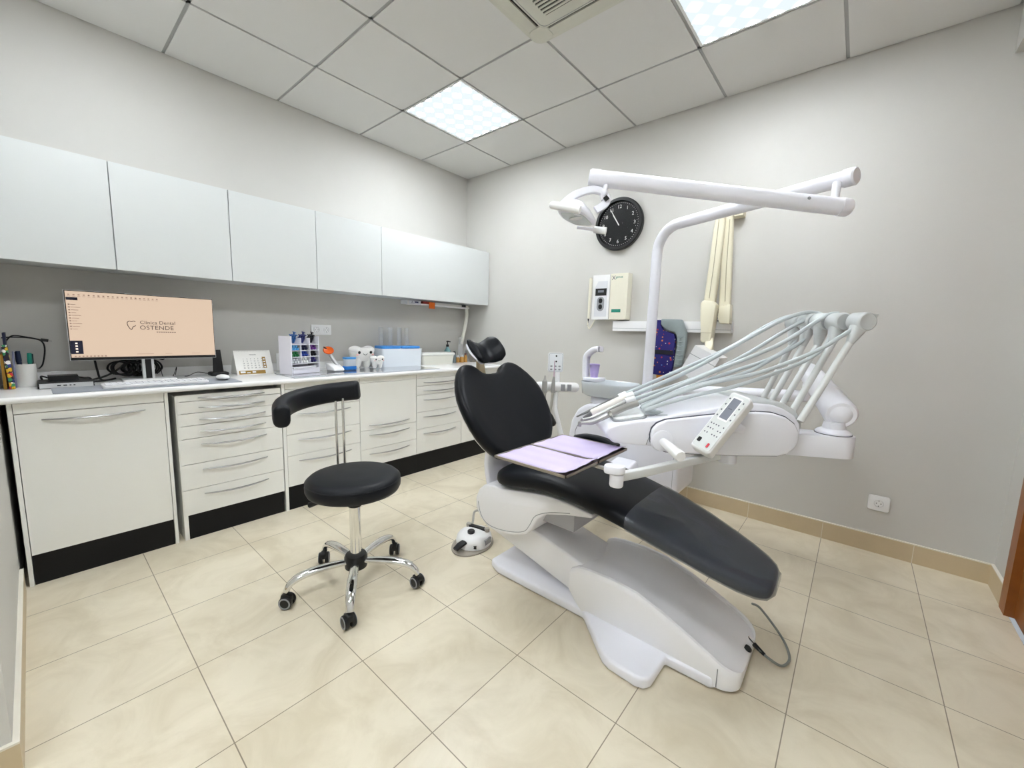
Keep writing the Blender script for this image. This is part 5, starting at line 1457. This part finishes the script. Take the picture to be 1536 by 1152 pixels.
# whip arms: the row runs away from the viewer
wh = [((3.064, -1.224, 0.902), (3.163, -1.095, 1.164), (3.188, -1.061, 1.243)), ((3.028, -1.156, 0.915), (3.111, -1.048, 1.156), (3.123, -1.023, 1.244)), ((2.982, -1.089, 0.915), (3.065, -0.982, 1.151), (3.072, -0.961, 1.246)), ((2.936, -1.036, 0.91), (3.014, -0.934, 1.146), (3.025, -0.908, 1.247)), ((2.896, -0.977, 0.905), (2.968, -0.881, 1.146), (2.977, -0.856, 1.246))]
WG = mat('whip_arm_grey', (222, 224, 223), 0.35)
for i, (p0, p1, p2) in enumerate(wh):
    p0, p1, p2 = Vector(p0), Vector(p1), Vector(p2)
    dd = (p1 - p0).normalized()
    w = obj('whip_arm', MB().beam([p0 - dd * 0.02, p0, p0 + (p1 - p0) * 0.5, p1, p1 + (p2 - p1) * 0.2], [0.022] * 5, [0.02] * 5, up=PN, c=0.4), WG, t)
    m = MB()
    m.beam([p1, p1 + (p2 - p1) * 0.25, p1 + (p2 - p1) * 0.6, p1 + (p2 - p1) * 0.85], [0.02, 0.03, 0.045, 0.05], [0.02, 0.03, 0.04, 0.05], up=PN, c=0.35)
    m.lathe([(0.028, -0.034), (0.034, -0.028), (0.034, 0.02), (0.032, 0.027), (0.028, 0.029), (0.026, 0.028), (0.001, 0.028)], p2, PN, 28)
    m.prism([(0.02, 0.03), (0.062, 0.03), (0.05, 0.008), (0.03, -0.012), (0.02, -0.012)], lambda u, v, d: p2 + PA * u + Vector((0, 0, v)) + PN * d, -0.022, 0.0, 0.003)
    obj('whip_head', m, DGREY, w, sharp=50)
# the block the whip arms are rooted in
obj('whip_block', MB().prism([(0.10, 0.085), (0.19, 0.085), (0.245, 0.055), (0.268, 0.02), (0.29, 0.015), (0.287, 0.05), (0.262, 0.088), (0.215, 0.113), (0.15, 0.12), (0.10, 0.118)], PD, -0.31, -0.02, 0.006, 2, 10), DGREY, t, sharp=50)
# carrying arm, pivot and joint
ab = [PD(u, 0, -0.14) for u in (0.0, 0.42)]
E_ = Vector((3.165, -1.075, 0.789))
S_ = PD(0.12, -0.046, -0.13)
E_.z = S_.z = 0.79
dE = (E_ - S_).normalized(); sE = Vector((-dE.y, dE.x, 0))
arm_out = [(0, -0.055), (0, 0.055)]
Ln = (E_ - S_).length
ol = [(0.0, 0.052), (0.0, -0.052), (Ln, -0.052)] + [(Ln + 0.052 * math.sin(a), -0.052 * math.cos(a)) for a in [k * math.pi / 10 for k in range(1, 10)]] + [(Ln, 0.052)]
obj('carrying_arm', MB().prism(ol, lambda u, v, d: S_ + dE * u + sE * v + Vector((0, 0, d)), -0.041, 0.041, 0.004, 2), DWHITE, t, sharp=40)
pv0 = Vector((3.150, -1.075, 0.8315))
obj('arm_pivot', MB().lathe([(0.056, 0.0), (0.056, 0.006), (0.05, 0.012), (0.036, 0.02), (0.032, 0.045)], pv0, n=32), DWHITE, t)
obj('pivot_seam', MB().lathe([(0.0575, -0.0005), (0.0575, 0.002)], pv0, n=32), SEAM, t)
K0, K1 = Vector((3.158, -1.055, 0.912)), Vector((3.015, -0.515, 1.02))
obj('spring_arm', MB().tube([K0, K0 + (K1 - K0) * 0.2, K0 + (K1 - K0) * 0.75, K1], [0.052, 0.052, 0.048, 0.042], 28, round_end=True), DWHITE, t, sharp=60)
obj('joint_drum', MB().tube([K0 - (K1 - K0).normalized() * -0.03, K0 - (K1 - K0).normalized() * 0.028, K0 - (K1 - K0).normalized() * 0.038], [0.053, 0.053, 0.046], 28), DWHITE, t)
obj('elbow_post', MB().tube([(3.02, -0.50, 0.875), (3.018, -0.505, 1.0)], 0.024, 16), DWHITE, t)
obj('elbow_screw', MB().lathe([(0.006, 0), (0.006, 0.004), (0.001, 0.005)], (3.002, -0.525, 0.965), (-0.1, -1, 0), 10), BLACK, t)
obj('extension_tube', MB().tube([(3.045, -0.49, 0.895), (2.79, -0.53, 0.885), (2.42, -0.585, 0.868)], 0.029, 20, round_end=True), DWHITE, t, sharp=60)
obj('unit_post', MB().lathe([(0.04, 0.7435), (0.034, 0.75), (0.03, 0.86)], (2.42, -0.585, 0), n=24), DWHITE, t)
# tray arm
TH = Vector((2.648, -1.815, 0.735))
obj('tray_arm', MB().beam(spline([TH + Vector((0.0, 0.01, -0.012)), (2.70, -1.68, 0.725), (2.80, -1.43, 0.735), (2.87, -1.35, 0.75)], 5), 0.024, 0.028, c=0.15), WG, t)
obj('tray_arm_mount', MB().lathe([(0.03, 0.72), (0.03, 0.775)], (2.865, -1.36, 0), n=20), DWHITE, t)
obj('tray_holder', MB().lathe([(0.02, 0.695), (0.022, 0.70), (0.022, 0.735)], (TH.x, TH.y, 0), n=24), DWHITE, t)
obj('tray_clamp', MB().prism(rrect(-0.042, 0.026, -0.024, 0.024, 0.022), lambda u, v, d: (TH.x + u * 0.9 - v * 0.2, TH.y + v + u * 0.3, d), 0.737, 0.763, 0.005, 2), DWHITE, t, sharp=40)
obj('tray_support', MB().tube([(TH.x - 0.02, TH.y, 0.742), (2.36, -1.79, 0.742)], 0.007, 10), STEEL, t)

# trays with lilac liners
TRS = mat('tray_steel', (186, 178, 168), 0.3, metal=1.0)
for i, (ya, yb, lt_, ll) in enumerate(((-2.003, -1.809, 'steel instrument tray nearer the stool, under lilac paper', 'lilac paper on the tray nearer the stool'), (-1.805, -1.59, 'steel instrument tray nearer the clock wall, under lilac paper', 'lilac paper on the tray nearer the clock wall'))):
    x0, x1 = 2.292, 2.578
    m = MB()
    m.prism(rrect(x0, x1, ya, yb, 0.012), XY, 0.7495, 0.7525, 0.001)
    for q in ((x0, x0 + 0.004, ya, yb), (x1 - 0.004, x1, ya, yb), (x0, x1, ya, ya + 0.004), (x0, x1, yb - 0.004, yb)):
        m.box(q[0], q[1], q[2], q[3], 0.7505, 0.7585, 0.001, 1)
    tag(obj('instrument_tray', m, TRS), lt_, 'tray', 'instrument trays')
    g = MB()
    rows = []
    nx, ny = 24, 16
    sgn = -1 if i == 0 else 1
    for a in range(nx + 1):
        r_ = []
        for c_ in range(ny + 1):
            u = a / nx; v = c_ / ny
            x = x0 + 0.008 + (x1 - x0 - 0.012) * u
            y = ya + 0.006 + (yb - ya - 0.008) * v
            z = 0.757 + 0.0016 * math.sin(9 * u + 5 * v + i * 2) * u + 0.001 * math.sin(17 * v)
            edge = 0.009 * max(0, (u - 0.86) / 0.14) ** 1.5
            if i == 1:
                z += 0.004 * math.exp(-((u - 0.75) / 0.1) ** 2) * math.sin(3.1 * v)
            r_.append((x, y, z + edge))
        rows.append(r_)
    g.loft(rows, False, False, closed=False)
    o = obj('tray_paper', g, LILAC)
    sm = o.modifiers.new('solid', 'SOLIDIFY')
    sm.thickness = 0.0012
    sm.offset = 1
    tag(o, ll, 'paper', 'lilac tray papers')

# handpieces and hoses
HW = mat('handpiece_white', (238, 232, 224), 0.35)
HS = mat('handpiece_steel', (176, 175, 174), 0.4, metal=0.95)
HG = mat('handpiece_grey', (112, 112, 112), 0.4)
# h1
t = thing('dental_handpiece', 'slim grey handpiece with white collar, farthest of the row', 'handpiece', (2.40, -1.48, 0.88), 'dental handpieces')
obj('nozzle', MB().tube([(2.332, -1.550, 0.832), (2.366, -1.518, 0.855), (2.452, -1.421, 0.917)], [0.003, 0.006, 0.0095], 12), HG, t)
obj('collar', MB().tube([(2.452, -1.421, 0.917), (2.474, -1.401, 0.932)], [0.0125, 0.011], 14), SHELL_W, t)
obj('hose', MB().tube(spline([(2.474, -1.401, 0.932), (2.600, -1.280, 1.014), (2.763, -1.098, 1.123), (2.887, -0.947, 1.233), (2.95, -0.88, 1.272), (2.985, -0.85, 1.268)], 8), 0.0072, 12), HOSE, unit_)
t = thing('dental_handpiece', 'thick white-bodied scaler handpiece with grey tip', 'handpiece', (2.45, -1.52, 0.88), 'dental handpieces')
obj('tip', MB().tube([(2.384, -1.584, 0.841), (2.396, -1.573, 0.849), (2.407, -1.562, 0.857)], [0.004, 0.009, 0.0125], 14), HG, t)
obj('body', MB().tube([(2.407, -1.562, 0.857), (2.411, -1.558, 0.86), (2.498, -1.460, 0.924)], [0.013, 0.0165, 0.0155], 16), HW, t)
obj('collar', MB().tube([(2.498, -1.460, 0.924), (2.522, -1.438, 0.937)], [0.0165, 0.014], 16), SHELL_W, t)
obj('hose', MB().tube(spline([(2.522, -1.438, 0.937), (2.685, -1.283, 1.040), (2.865, -1.079, 1.191), (2.944, -0.988, 1.254), (3.008, -0.93, 1.284), (3.045, -0.905, 1.283), (3.07, -0.915, 1.272)], 8), 0.0082, 12), HOSE, unit_)
t = thing('dental_handpiece', 'slim polished contra-angle handpiece lying beside the scaler', 'handpiece', (2.47, -1.57, 0.88), 'dental handpieces')
obj('head', MB().lathe([(0.001, -0.010), (0.0065, -0.009), (0.0072, 0.004), (0.004, 0.009)], (2.407, -1.631, 0.842), (0.25, -0.15, 0.95), 14), HS, t)
obj('body', MB().tube(spline([(2.408, -1.629, 0.844), (2.43, -1.61, 0.851), (2.450, -1.591, 0.862), (2.526, -1.518, 0.917)], 4), [0.0052, 0.0065, 0.0085, 0.0092], 12), HS, t)
obj('collar', MB().tube([(2.526, -1.518, 0.917), (2.553, -1.492, 0.930)], [0.0135, 0.0125], 14), SHELL_W, t)
obj('hose', MB().tube(spline([(2.553, -1.492, 0.93), (2.729, -1.315, 1.020), (2.851, -1.171, 1.107), (2.936, -1.046, 1.188), (2.987, -0.965, 1.235), (3.02, -0.93, 1.262)], 8), 0.0072, 12), HOSE, unit_)
t = thing('dental_handpiece', 'polished turbine handpiece with bent neck, nearest the viewer', 'handpiece', (2.50, -1.62, 0.88), 'dental handpieces')
obj('head', MB().lathe([(0.001, -0.011), (0.007, -0.010), (0.0078, 0.004), (0.0045, 0.009)], (2.431, -1.689, 0.842), (0.25, -0.15, 0.95), 14), HS, t)
obj('neck', MB().tube(spline([(2.433, -1.687, 0.844), (2.45, -1.673, 0.846), (2.467, -1.658, 0.849), (2.508, -1.619, 0.876)], 4), [0.005, 0.0075, 0.010, 0.0105], 14), HS, t)
obj('ring', MB().tube([(2.508, -1.619, 0.876), (2.514, -1.611, 0.8805)], 0.0132, 16), CHROME, t)
obj('body', MB().tube([(2.514, -1.611, 0.8805), (2.549, -1.566, 0.905), (2.583, -1.534, 0.922)], [0.0125, 0.0125, 0.0118], 16), STEEL, t)
obj('hose', MB().tube(spline([(2.583, -1.534, 0.922), (2.782, -1.346, 1.043), (2.954, -1.156, 1.150), (3.056, -1.040, 1.244), (3.091, -1.012, 1.272), (3.12, -1.005, 1.276)], 8), 0.0076, 12), HOSE, unit_)
for nm, pts, lab in (('low1', [(2.566, -1.447, 0.897), (2.695, -1.298, 0.976), (2.798, -1.149, 1.033), (2.901, -1.000, 1.085), (2.962, -0.914, 1.135), (2.985, -0.875, 1.172), (2.985, -0.862, 1.215)], None), ('low2', [(2.578, -1.464, 0.896), (2.714, -1.308, 0.979), (2.852, -1.143, 1.035), (2.941, -1.029, 1.105), (3.008, -0.949, 1.164), (3.036, -0.91, 1.215)], None), ('low3', [(2.612, -1.539, 0.907), (2.756, -1.402, 0.992), (2.912, -1.275, 1.046), (3.028, -1.180, 1.106), (3.096, -1.127, 1.152), (3.124, -1.113, 1.177), (3.165, -1.083, 1.215)], None), ('low4', [(2.620, -1.546, 0.901), (2.739, -1.436, 0.956), (2.854, -1.319, 0.995), (2.969, -1.200, 1.051), (3.043, -1.116, 1.097), (3.087, -1.058, 1.143), (3.11, -1.035, 1.21)], None)):
    obj('hose', MB().tube(spline([(PD(-0.18, 0.05, -0.12 + 0.02 * (ord(nm[-1]) - 50)))] + pts, 8), 0.0072, 12), HOSE, unit_)
print('scene built', len(bpy.data.objects))
